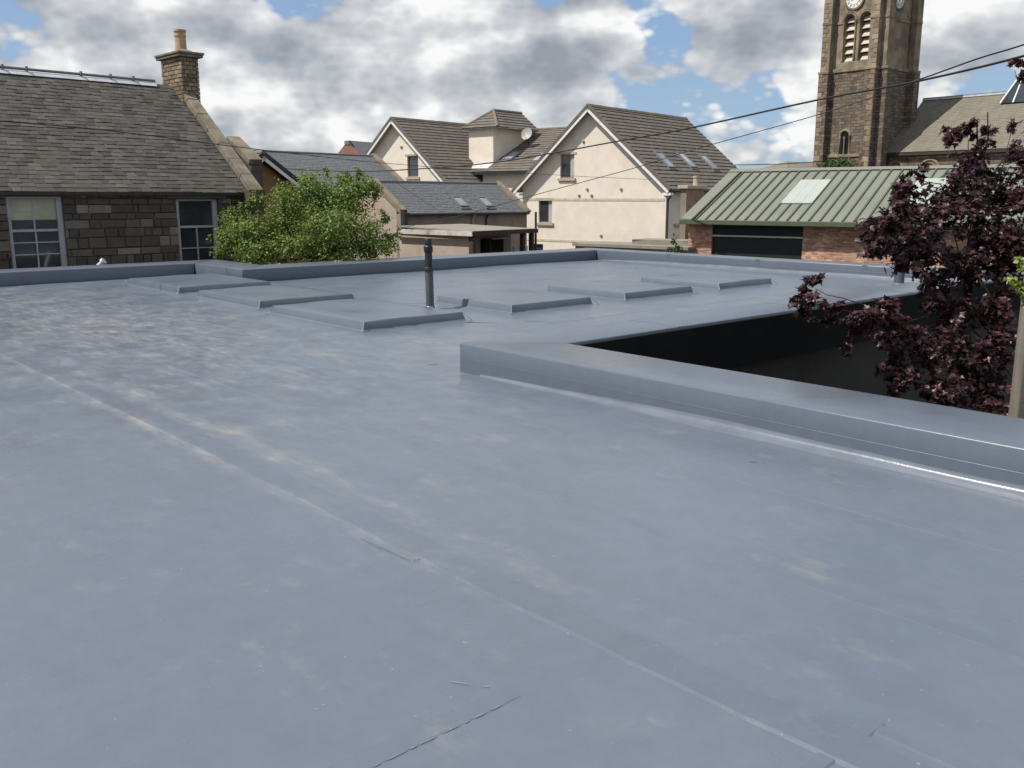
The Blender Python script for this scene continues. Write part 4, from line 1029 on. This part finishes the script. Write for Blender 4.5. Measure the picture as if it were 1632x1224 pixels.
# ------------------------------------------------------------------ church
def arch_pts(y0, y1, z0, zs, n=10):
    """outline of a round-headed opening in the plane (y, z): sill z0, springing zs"""
    c = (y0 + y1) / 2; r_ = (y1 - y0) / 2
    return [(y0, z0)] + [(c - r_ * math.cos(math.pi * i / n), zs + r_ * math.sin(math.pi * i / n)) for i in range(n + 1)] + [(y1, z0)]
def church():
    F = fr(1387, 75, 38.9)
    t = thing('church', 'old sandstone church with a square clock tower and long slated nave', 'church', F)
    W = 5.05; zset = F.hit(1380, 108, 0, 0)[2]; ztop = zset + 12.5
    # hollow tower built as walls so that the belfry openings are real holes
    yb = [F.hit(px, 60, 0, 0)[1] for px in (1345, 1360, 1370, 1386)]
    lay = [(yb[1], yb[0]), (yb[3], yb[2])]                   # (y0, y1) of the two openings
    z0 = F.hit(1365, 97, 0, 0)[2]; zs = F.hit(1365, 32, 0, 0)[2]
    MB().box(0, W, 0, W, GZ, zset).build('tower_wall', M['church'], t)
    up_ = .10
    r_ = (lay[0][1] - lay[0][0]) / 2; zc = zs + r_ + .05
    b = MB(); ys = [W - up_, lay[0][1], lay[0][0], lay[1][1], lay[1][0], up_]
    for i in (0, 2, 4): b.box(up_, .7, ys[i + 1], ys[i], zset, zc)
    for (a0, a1) in lay: b.box(up_, .7, a0, a1, zset, z0)
    b.box(up_, .7, up_, W - up_, zc, ztop)
    # spandrels of the arches
    for (a0, a1) in lay:
        c = (a0 + a1) / 2; rr = (a1 - a0) / 2; n = 10
        for i in range(n):
            q0, q1 = math.pi * i / n, math.pi * (i + 1) / n
            ya, za, y_b, z_b = c - rr * math.cos(q0), zs + rr * math.sin(q0), c - rr * math.cos(q1), zs + rr * math.sin(q1)
            b.prism([(up_, ya, za), (up_, y_b, z_b), (up_, y_b, zc), (up_, ya, zc)], (.6, 0, 0))
    b.box(.71, W - up_, up_, .7, zset, ztop); b.box(.71, W - up_, W - .7, W - up_, zset, ztop); b.box(W - .7, W - up_, .71, W - .71, zset, ztop)
    b.build('belfry_wall', M['church_dress'], t)
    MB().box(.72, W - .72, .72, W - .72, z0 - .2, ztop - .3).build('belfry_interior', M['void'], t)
    # louvres
    for (a0, a1) in lay:
        n = 6; st = (zs + .45 - z0) / n
        for i in range(n):
            z = z0 + st * i + .05; a_, c_ = a0 + .03, a1 - .03
            if i == n - 1: a_, c_ = a0 + .10, a1 - .10
            MB().prism([(.22, a_, z), (.60, a_, z + st * .80), (.60, a_, z + st * .80 + .06), (.22, a_, z + .06)], (0, c_ - a_, 0)).build('louvre', M['louvre'], t)
        # moulded arch ring and shafts
        c = (a0 + a1) / 2; rr = (a1 - a0) / 2
        for (dr, tr, xo) in ((.14, .09, .02), (.30, .07, .06)):
            MB().tube([(xo, c - (rr + dr) * math.cos(math.pi * i / 14), zs + (rr + dr) * math.sin(math.pi * i / 14)) for i in range(15)], tr, 6).build('arch_moulding', M['church_dress'], t, smooth=True)
        for y in (a0 - .10, a1 + .10):
            MB().lathe([(.10, z0 + .1), (.08, z0 + .25), (.07, zs - .3), (.12, zs - .12), (.14, zs)], (.06, y, 0), 10).build('shaft', M['church_dress'], t, smooth=True)
    MB().box(-.06, .12, lay[1][0] - .5, lay[0][1] + .5, z0 - .55, z0 - .01).build('belfry_sill', M['church_dress'], t, bevel=.04)
    # string courses and buttresses
    for z, pr, h in ((zset, .10, .30), (zs - .05, .07, .2)):
        for (x0, x1, y0, y1) in ((-pr, .0, .9, W - .9), (.9, W - .9, -pr, 0)):
            o_ = .0 if z == zset else up_
            segs = [(x0 + o_, x1 + o_, y0, y1)]
            if z != zset and x0 < 0: segs = [(x0 + o_, x1 + o_, .9, lay[1][0] - .02), (x0 + o_, x1 + o_, lay[1][1] + .02, lay[0][0] - .02), (x0 + o_, x1 + o_, lay[0][1] + .02, W - .9)]
            for s in segs: MB().box(s[0], s[1] if x0 < 0 else s[1], s[2] + (o_ if x0 > 0 else 0), s[3] + (o_ if x0 > 0 else 0), z - h / 2, z + h / 2).build('string_course', M['church_dress'], t, bevel=.03)
    qb = [block_mesh('quoin', M['quoin'], .04)]
    pj = .62
    for (x0, x1, y0, y1) in ((-pj, -.003, .02, .88), (-pj, -.003, W - .88, W - .02), (.02, .88, -pj, -.003), (W - .88, W - .02, -pj, -.003)):
        MB().box(x0, x1, y0, y1, GZ, zset - .1).build('buttress', M['church'], t)
        sx = .12 if x0 < -.1 else 0; sy = .12 if y0 < -.1 else 0
        MB().box(x0 + sx, x1 + (up_ if sx else 0), y0 + .05 + sy, y1 - .05 + (up_ if sy else 0), zset - .09, ztop).build('buttress', M['church_dress'], t)
        MB().box(x0 - .06, x1, y0 - .05, y1 + .05, zset - .22, zset - .02).build('set_off', M['church_dress'], t, bevel=.03)
        MB().box(x0 + sx - .05, x1, y0 + sy, y1, zs - .15, zs + .08).build('string_course', M['church_dress'], t, bevel=.03)
    # quoins on the lit buttress faces
    for (yc, wd) in ((.45, .86), (W - .45, .86)):
        z = .6; k = 0
        while z < zset + 7:
            h = random.uniform(.32, .46); lg = k % 2 == 0
            w_ = wd * (.62 if lg else .40); x = -pj if z < zset - .3 else -pj + .12
            link('quoin', qb[0], t, (x + .03, yc - (wd - .1) / 2 + w_ / 2 if yc < 2 else yc + (wd - .1) / 2 - w_ / 2, z + h / 2), (0, 0, -math.pi / 2), (w_, .06, h - .03))
            z += h; k += 1
    # parapet and low pyramid above the frame
    MB().box(-.2, W + .2, -.2, W + .2, ztop, ztop + .5).build('cornice', M['church_dress'], t, bevel=.05)
    MB().add([(0, 0, ztop + .5), (W, 0, ztop + .5), (W, W, ztop + .5), (0, W, ztop + .5), (W / 2, W / 2, ztop + 5)], [(0, 1, 4), (1, 2, 4), (2, 3, 4), (3, 0, 4), (0, 3, 2, 1)]).build('tower_roof', M['slate_new'], t)
    # clocks on the two visible faces
    def clock(cen, ax):
        rot = (0, -math.pi / 2, 0) if ax == 'x' else (math.pi / 2, 0, 0)
        ck = MB().lathe([(.86, 0), (.86, .10), (.74, .13), (.70, .08)], n=36).build('clock', M['church_dress'], t, loc=cen, rot=rot)
        MB().lathe([(.70, .06), (.70, .09)], n=36).build('dial', M['clock'], ck)
        for k in range(12):
            a = math.pi * k / 6; c, s = math.cos(a), math.sin(a)
            b = MB(); wn = .035 if k % 3 else .055
            for o_ in (-wn * 1.2, wn * 1.2):
                b.prism([(c * .50 - s * (o_ - .018), s * .50 + c * (o_ - .018), .092), (c * .64 - s * (o_ - .018), s * .64 + c * (o_ - .018), .092), (c * .64 - s * (o_ + .018), s * .64 + c * (o_ + .018), .092), (c * .50 - s * (o_ + .018), s * .50 + c * (o_ + .018), .092)], (0, 0, .012))
            b.build('numeral', M['iron'], ck)
        for ln, wd, a in ((.36, .035, 1.9), (.58, .025, 4.4)):
            c, s = math.cos(a), math.sin(a)
            MB().prism([(-s * wd, c * wd, .11), (c * ln, s * ln, .11), (s * wd, -c * wd, .11), (-c * .1, -s * .1, .11)], (0, 0, .012)).build('hand', M['iron'], ck)
        MB().tube([(.45 * math.cos(i * math.pi / 18), .45 * math.sin(i * math.pi / 18), .095) for i in range(37)], .012, 5).build('chapter_ring', M['iron'], ck)
    pc = F.hit(1363, -2, 0, up_); clock((up_ - .02, pc[1], pc[2]), 'x')
    pc = F.hit(1432, -2, 1, up_); clock((pc[0], up_ - .02, pc[2]), 'y')
    # small round headed window low on the tower
    pw = F.hit(1346, 228, 0, 0); ww = .34
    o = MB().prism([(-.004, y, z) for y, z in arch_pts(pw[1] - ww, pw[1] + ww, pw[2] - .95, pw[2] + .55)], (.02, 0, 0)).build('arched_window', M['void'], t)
    MB().tube([(-.03, pw[1] - ww - .12, pw[2] - .95)] + [(-.03, pw[1] - (ww + .12) * math.cos(math.pi * i / 12), pw[2] + .55 + (ww + .12) * math.sin(math.pi * i / 12)) for i in range(13)] + [(-.03, pw[1] + ww + .12, pw[2] - .95)], .10, 6).build('arch_moulding', M['church_dress'], o, smooth=True)
    MB().lathe([(.09, 0), (.06, .12), (.06, 1.2), (.1, 1.35), (.1, 1.45)], (-.06, pw[1], pw[2] - .95), 10).build('mullion', M['church_dress'], o, smooth=True)
    MB().box(-.14, -.003, pw[1] - .6, pw[1] + .6, pw[2] - 1.15, pw[2] - .95).build('sill', M['church_dress'], o, bevel=.03)
    # band half way up
    zz = F.hit(1350, 248, 0, 0)[2]; MB().box(-.10, -.003, .9, W - .9, zz - .12, zz + .12).build('string_course', M['church_dress'], t, bevel=.03)
    # nave
    xn = 1.65; ze = F.hit(1430, 243, 0, xn)[2]; h = 5.4; zr = F.hit(1500, 158, 0, xn + h)[2]; NL = 26
    MB().box(xn + .25, xn + .9, -NL, -.02, GZ, ze - .1).build('nave_wall', M['church'], t)
    MB().prism([(xn + .3, -NL, ze - .2), (xn + h, -NL, zr - .3), (xn + 2 * h - .3, -NL, ze - .2), (xn + 2 * h - .3, -NL, GZ), (xn + .3, -NL, GZ)], (0, -.4, 0)).build('nave_gable', M['church'], t)
    p = math.atan2(zr - ze, h); up = Vector((math.cos(p), 0, math.sin(p))); nrm = Vector((-math.sin(p), 0, math.cos(p)))
    e0 = Vector((xn, -.0, ze)); run = h / math.cos(p)
    roof = MB().prism([e0 - nrm * .16, e0 - nrm * .01, e0 + up * run, Vector((xn + 2 * h, 0, ze)), Vector((xn + 2 * h, 0, ze - .15))], (0, -NL, 0)).build('nave_roof', M['nave_slate'], t)
    slope(roof, e0, (0, -1, 0), up, NL, run, 34, .02, M['nave_slate'], 'slate_course', .5)
    MB().box(xn - .1, xn + .03, -NL, -.02, ze - .26, ze - .06).build('eaves_gutter', M['iron_brown'], t)
    MB().box(xn + h - .14, xn + h + .14, -NL, .0, zr - .02, zr + .12).build('ridge_flashing', M['lead'], roof)
    MB().box(xn + h - .05, xn + h + .05, -NL, 0, zr + .123, zr + .20).build('ridge_crest', M['iron_grey'], roof)
    for px in (1427, 1482, 1560, 1620):
        P = F.hit(px, 268, 0, xn + .25); y = P[1]; hw = .62 if px > 1440 else .5
        zc_ = F.hit(px, 271, 0, xn + .25)[2]
        o = MB().prism([(xn + .243, a, z) for a, z in arch_pts(y - hw, y + hw, zc_ - 2.6, zc_)], (.02, 0, 0)).build('arched_window', M['arch_glass'], t)
        MB().tube([(xn + .22, y - (hw + .14) * math.cos(math.pi * i / 14), zc_ + (hw + .14) * math.sin(math.pi * i / 14)) for i in range(15)], .14, 6).build('arch_moulding', M['church_dress'], o, smooth=True)
        MB().tube([(xn + .24, y - (hw - .1) * math.cos(math.pi * i / 14), zc_ + (hw - .1) * math.sin(math.pi * i / 14)) for i in range(15)], .12, 6).build('inner_arch', M['church_dim'], o, smooth=True)
    # glazed gablet riding on the ridge at the far right
    P = F.hit(1622, 148, 0, xn + h)
    g = MB().prism([(xn + h - 1.2, P[1] + .7, zr - .8), (xn + h, P[1] + .1, zr + 1.0), (xn + h + 1.2, P[1] + .7, zr - .8)], (0, -6, 0)).build('glazed_lantern', M['glass'], t)
    for i in range(7):
        y = P[1] + .7 - i * .95
        MB().tube([(xn + h - 1.24, y, zr - .8), (xn + h - .02, y - (.6 if i == 0 else 0), zr + 1.05)], .06, 6).build('glazing_bar', M['white'], g)
    MB().tube([(xn + h, P[1] + .1, zr + 1.05), (xn + h, P[1] - 6, zr + 1.05)], .09, 6).build('lantern_ridge', M['white'], g)
M['arch_glass'] = mat('pale leaded window', (.30, .29, .25), .3, .12, 3, .5)
M['church_dim'] = mat('brown arch stone', (.20, .15, .095), .9, .2, 3, .2)
church()

def far_roof():
    F = fr(1262, 120, 30)
    t = thing('distant_house', 'distant grey hipped roof just left of the church tower', 'house', F)
    z = at(1300, 256, 120).z; ze = at(1254, 275, 120).z
    MB().add([(-1, 0, ze), (12, 0, ze), (12, 9, ze), (-1, 9, ze), (3.4, 4.5, z + .1), (8, 4.5, z + .1)], [(0, 1, 5, 4), (1, 2, 5), (2, 3, 4, 5), (3, 0, 4), (0, 3, 2, 1)]).build('roof', M['nave_slate'], t)
    MB().box(-.7, 11.7, .3, 8.7, GZ, ze - .01).build('wall', M['harl_grey'], t)
far_roof()

# ------------------------------------------------------------------ trees
def leaf_template(kind):
    if kind == 'maple':
        a = [(0, -.05), (.16, .02), (.46, -.06), (.36, .14), (.56, .36), (.30, .38), (.24, .52), (.16, .50), (0, .95), (-.16, .50), (-.24, .52), (-.30, .38), (-.56, .36), (-.36, .14), (-.46, -.06), (-.16, .02)]
        v = [(0, .25, -.05)] + [(x, y, .10 * abs(x) * 1.6 - .10 * max(0, y - .4)) for x, y in a]
        f = [(0, i, i + 1 if i < len(a) else 1) for i in range(1, len(a) + 1)]
        return np.array(v), f
    v = [(0, 0, 0), (.32, .45, .08), (0, 1, -.05), (-.32, .45, .08)]
    return np.array(v), [(0, 1, 2), (0, 2, 3)]
def rot_from(nrm, roll):
    n = nrm / (np.linalg.norm(nrm, axis=1, keepdims=True) + 1e-9)
    a = np.cross(n, np.array([0, 0, 1.0])); l = np.linalg.norm(a, axis=1, keepdims=True); a = np.where(l < 1e-4, np.array([1.0, 0, 0]), a / (l + 1e-9))
    b = np.cross(n, a); c, s = np.cos(roll)[:, None], np.sin(roll)[:, None]
    x = a * c + b * s; y = -a * s + b * c
    return np.stack([x, y, n], axis=2)
def leaves(pos, nrm, size, roll, kind):
    tv, tf = leaf_template(kind); Rm = rot_from(nrm, roll); k = len(tv)
    V = np.einsum('nij,kj->nki', Rm, tv) * size[:, None, None] + pos[:, None, :]
    tf = np.array(tf); Fc = (tf[None] + (np.arange(len(pos)) * k)[:, None, None]).reshape(-1, 3)
    return V.reshape(-1, 3), Fc, Rm
def np_mesh(name, V, Fc, m):
    me = bpy.data.meshes.new(name); me.vertices.add(len(V)); me.vertices.foreach_set('co', V.astype(np.float32).ravel())
    me.loops.add(Fc.size); me.loops.foreach_set('vertex_index', Fc.astype(np.int32).ravel())
    me.polygons.add(len(Fc)); me.polygons.foreach_set('loop_start', np.arange(0, Fc.size, 3, dtype=np.int32))
    me.update(calc_edges=True); me.validate(); me.materials.append(m); return me
def clump_points(clumps, per_m2, shell=.55):
    """points through each clump's volume, bunched along random sprays; returns positions and outward normals"""
    P = []; Nn = []
    for (c, r_) in clumps:
        r_ = np.array(r_); c = np.array(c); n = int(per_m2 * r_[0] * r_[2] * 3.2)
        ns = max(4, n // 16)
        d = RNG.normal(size=(ns, 3)); d /= np.linalg.norm(d, axis=1, keepdims=True)
        rad = RNG.uniform(.25, 1.0, (ns, 1)) ** shell
        s = d * rad
        w = RNG.integers(0, ns, n)
        q = s[w] * RNG.uniform(.5, 1.22, (n, 1)) + RNG.normal(size=(n, 3)) * .11
        P.append(c + q * r_); Nn.append(q * .55 + RNG.normal(size=(n, 3)) * .55 + np.array([-.15, -.1, .55]))
    return np.concatenate(P), np.concatenate(Nn)
def branch(b, p0, p1, r0, r1, wob=.06):
    p0, p1 = Vector(p0), Vector(p1); L = (p1 - p0).length; pts = []; rs = []
    for i in range(7):
        f = i / 6; pts.append(p0.lerp(p1, f) + Vector((random.uniform(-1, 1), random.uniform(-1, 1), random.uniform(-.5, .5) + math.sin(f * math.pi) * .8)) * wob * L * (0 if i in (0, 6) else 1)); rs.append(r0 + (r1 - r0) * f)
    b.tube(pts, rs, 6)

def maple():
    base = Vector((5.15, 10.3, GZ))
    t = thing('purple_maple_tree', 'dark purple leaved maple growing from the courtyard at right', 'tree', loc=base)
    # (photo x, photo y, distance, horizontal radius px, vertical radius px)
    C = [(1558, 262, 10.6, 40, 34), (1532, 312, 10.3, 48, 38), (1588, 305, 10.8, 34, 40), (1500, 345, 10.0, 50, 45), (1575, 375, 10.2, 48, 40), (1450, 330, 9.8, 30, 42), (1465, 385, 9.7, 55, 35),
         (1408, 365, 9.4, 42, 28), (1395, 392, 9.4, 28, 20), (1430, 345, 9.5, 34, 26), (1440, 305, 9.8, 22, 22), (1420, 590, 9.1, 26, 24), (1540, 425, 10.0, 50, 35), (1455, 420, 9.5, 35, 28), (1500, 455, 9.8, 32, 32), (1600, 430, 10.3, 30, 30),
         (1285, 482, 8.8, 22, 30), (1322, 500, 8.8, 26, 20), (1365, 515, 8.9, 32, 24), (1405, 500, 9.0, 26, 30), (1345, 556, 8.8, 14, 12), (1300, 452, 8.8, 18, 16),
         (1520, 505, 9.5, 35, 30), (1490, 560, 9.3, 50, 40), (1550, 575, 9.4, 50, 45), (1430, 545, 9.2, 40, 26), (1588, 590, 9.8, 20, 50), (1440, 610, 9.0, 36, 28), (1510, 625, 9.0, 50, 30), (1580, 640, 9.2, 48, 30), (1590, 500, 9.8, 40, 40),
         (1518, 215, 10.4, 16, 20), (1548, 208, 10.6, 16, 18), (1575, 215, 10.7, 14, 22), (1614, 240, 10.8, 10, 16), (1618, 105, 10.4, 14, 9), (1628, 122, 10.4, 9, 9), (1612, 205, 10.8, 6, 10), (1640, 380, 10.6, 30, 60), (1650, 250, 10.9, 30, 60), (1465, 275, 9.9, 12, 18), (1480, 490, 9.5, 20, 22), (1455, 520, 9.3, 26, 22), (1428, 515, 9.1, 24, 20), (1618, 322, 10.2, 22, 34), (1606, 402, 10.0, 32, 34), (1600, 540, 9.4, 26, 30)]
    cl = []
    b = MB(); hub = Vector(at(1545, 430, 10.1)) - base
    for i in range(1):
        b.tube([Vector((0, 0, -.02)), Vector((.05, .02, 1.2)), hub * .55 + Vector((0, 0, .5)), hub, Vector(at(1560, 300, 10.4)) - base], [.13, .11, .09, .07, .025], 10)
    b.build('trunk', M['bark'], t, smooth=True)
    br = MB()
    for (x, y, Y, rx, ry) in C:
        p = at(x, y, Y); k = Y / 1489
        cl.append(((p.x - base.x, p.y - base.y, p.z - base.z), (rx * k, max(rx, ry) * k * .9, ry * k)))
        s = hub if y > 330 else Vector(at(1556, 340, 10.3)) - base
        if y < 150: s = Vector(at(1700, 190, 10.6)) - base
        if y > 480: s = Vector(at(1545, 500, 10.0)) - base
        if x < 1420 and y > 440: s = Vector(at(1445, 528, 9.2)) - base
        branch(br, s, Vector(p) - base + Vector((0, 0, -.05)), (.012 if x > 1380 else .008), .003)
    for (x0, y0, x1, y1, Y) in ((1575, 235, 1574, 178, 10.7), (1558, 230, 1557, 196, 10.6), (1440, 330, 1424, 405, 9.6), (1560, 440, 1580, 475, 9.5), (1590, 570, 1612, 600, 9.6)):
        br.tube([Vector(at(x0, y0, Y)) - base, Vector(at(x1, y1, Y)) - base], [.012, .006], 5)
    tag(br.build('branches', M['bark'], t, smooth=True), kind='stuff')
    P, Nn = clump_points(cl, 2150)
    n = len(P); size = RNG.uniform(.042, .092, n); roll = RNG.uniform(0, 6.28, n)
    Nn[:, 2] += .25
    V, Fc, Rm = leaves(P, Nn, size, roll, 'maple')
    # the 300 leaves that show largest become parts, the rest one crown
    W = P + np.array(base) - np.array([0, 0, EYE]); dist = np.linalg.norm(W, axis=1)
    score = size / dist * np.abs(np.einsum('ni,ni->n', Rm[:, :, 2], W / dist[:, None]))
    front = dist < np.percentile(dist, 55)
    big = np.argsort(-(score * front))[:300]; mask = np.ones(n, bool); mask[big] = False
    tv, tf = leaf_template('maple'); k = len(tv)
    keep = np.repeat(mask, len(tf))
    tag(link('crown', np_mesh('crown', V, Fc[keep], M['maple']), t), kind='stuff')
    me = np_mesh('leaf', tv, np.array(tf), M['maple'])
    for i in big:
        mt = Matrix(Rm[i].tolist()); link('leaf', me, t, P[i], mt.to_euler(), (size[i],) * 3)
maple()

def leafy(name, label, cat, base, C, m, per, smin, smax, trunk=True, kindname='tree'):
    t = thing(name, label, cat, loc=base); cl = []; br = MB()
    for (x, y, Y, rx, ry) in C:
        p = at(x, y, Y); k = Y / 1489
        cl.append(((p.x - base.x, p.y - base.y, p.z - base.z), (rx * k, rx * k * .8, ry * k)))
    cen = Vector(np.mean([c[0] for c in cl], axis=0)); top = cen * .8
    if trunk:
        MB().tube([(0, 0, -.02), top * .5 + Vector((.05, 0, 0)), top], [.12, .09, .05], 8).build('trunk', M['bark'], t, smooth=True)
        for c in cl: branch(br, top if c[0][2] > top.z - .4 else top * .7, c[0], .03, .008)
        tag(br.build('branches', M['bark'], t, smooth=True), kind='stuff')
    P, Nn = clump_points(cl, per); n = len(P)
    V, Fc, _ = leaves(P, Nn, RNG.uniform(smin, smax, n), RNG.uniform(0, 6.28, n), 'plain')
    tag(link('crown', np_mesh('crown', V, Fc, M[m]), t), kind='stuff')
    return t
def greens():
    random.seed(4)
    Y = 21.8; b = at(500, 480, Y); b.z = GZ
    C = [(505, 310, 22, 45, 38), (555, 320, 21.8, 42, 40), (465, 330, 21.6, 42, 38), (520, 360, 21, 55, 35), (440, 355, 21.4, 40, 32), (400, 372, 21.4, 42, 30), (370, 350, 22.0, 24, 22), (365, 385, 21.6, 32, 25), (420, 400, 21, 50, 22),
         (575, 370, 21.4, 40, 36), (600, 395, 21.4, 32, 22), (480, 395, 21, 50, 25), (540, 400, 21, 45, 22), (622, 385, 21.8, 14, 18), (410, 320, 22.2, 18, 16), (585, 300, 22, 25, 22), (490, 288, 22.2, 20, 14), (550, 286, 22.2, 20, 12), (425, 425, 21.2, 60, 20), (540, 425, 21, 70, 20), (348, 405, 21.8, 14, 12), (612, 350, 22, 10, 14), (570, 275, 22.2, 9, 12), (520, 276, 22.2, 8, 9), (445, 305, 22, 12, 14), (388, 335, 22, 10, 12), (635, 372, 21.8, 7, 10), (352, 372, 21.8, 9, 10), (598, 318, 22, 9, 12)]
    leafy('green_tree', 'bushy bright green tree between the stone cottage and the grey slate roofs', 'tree', b, C, 'green_leaf', 2300, .036, .085)
    b = at(1335, 300, 62); b.z = GZ
    leafy('green_tree', 'small green treetop above the green roof in front of the church tower', 'tree', b, [(1335, 268, 62, 30, 13), (1318, 270, 62, 16, 10), (1352, 272, 62, 16, 10), (1338, 258, 62, 14, 8), (1335, 290, 62, 26, 20)], 'far_leaf', 500, .12, .26)
    b = at(1075, 420, 36.5); b.z = GZ
    leafy('weed_shrub', 'tuft of green weeds between the low outhouse and the brick shed', 'shrub', b, [(1073, 390, 36.5, 13, 16), (1080, 402, 36.5, 14, 14), (1066, 402, 36.5, 10, 12)], 'far_leaf', 300, .06, .16, trunk=False)
greens()

def post_and_climber():
    Y = 8.7; b = at(1641, 520, Y); b.z = GZ
    t = thing('timber_post', 'weathered grey timber post at the right edge beside the maple', 'post', loc=b)
    zt = at(1628, 440, Y).z - GZ
    MB().prism([(-.075, -.08, 0), (.075, -.08, 0), (.075, .08, 0), (-.075, .08, 0)], (0, 0, zt)).build('shaft', M['post'], t, bevel=.02)
    MB().box(-.09, .09, -.095, .095, zt + .003, zt + .03).build('cap', M['post'], t, bevel=.01)
    MB().tube([(-.1, -.06, zt * .62), (-.5, -.2, zt * .64)], .018, 6).build('wire_bracket', M['lead'], t)
    c = leafy('golden_climber', 'yellow green climbing plant clinging to the top of the timber post', 'climbing plant', at(1626, 470, Y - .25), [(1624, 425, Y - .25, 15, 14), (1630, 450, Y - .25, 16, 16), (1608, 446, Y - .2, 14, 5), (1634, 478, Y - .25, 9, 18), (1640, 415, Y - .2, 16, 12)], 'gold_leaf', 3500, .035, .075, trunk=False)
post_and_climber()

# ------------------------------------------------------------------ overhead wires
def cable(label, pts, r):
    P = [at(*p) for p in pts]
    pp = [P[0] * 2 - P[1]] + P + [P[-1] * 2 - P[-2]]; out = []
    for i in range(1, len(pp) - 2):
        for k in range(8):
            s = k / 8; a, b, c, d = pp[i - 1], pp[i], pp[i + 1], pp[i + 2]
            out.append(.5 * ((2 * b) + (c - a) * s + (2 * a - 5 * b + 4 * c - d) * s * s + (3 * b - a - 3 * c + d) * s ** 3))
    out.append(P[-1])
    o = MB().tube(out, r, 6).build('overhead_cable', M['cable'], smooth=True)
    tag(o, label, 'cable', 'overhead wires')
cable('thick black cable sagging from upper right across both cream gables', [(1760, 45, 20), (1632, 89, 22), (1455, 131, 25.5), (1300, 160, 29), (1100, 204, 34), (985, 225, 37), (880, 244, 39), (787, 259, 41), (685, 268, 43), (574, 273, 45), (464, 269, 47), (330, 255, 49)], .030)
cable('thin black cable running just above the thick one at upper right', [(1760, 25, 20), (1632, 71, 22), (1560, 93, 23.5), (1490, 118, 25), (1450, 131.5, 25.6)], .020)
cable('thin wire slanting down from the church tower to the peeling lean-to', [(1452, 134, 25.5), (1310, 181, 27.5), (1100, 240, 30.5), (1010, 268, 32), (840, 314, 34.5), (739, 342, 36), (641, 363, 37)], .013)
cable('thin wire crossing the stone cottage roof towards the cream gable', [(-160, 180, 14.0), (0, 193, 15.5), (172, 208, 18), (353, 231, 22), (480, 246, 27), (590, 258, 32), (740, 270, 38), (839, 276, 42), (934, 281.5, 45), (1037, 286, 47.2)], .010)
cable('faint thin wire near the skyline left of the church tower', [(1165, 263, 62), (1240, 261.5, 66), (1310, 257.5, 70)], .03)
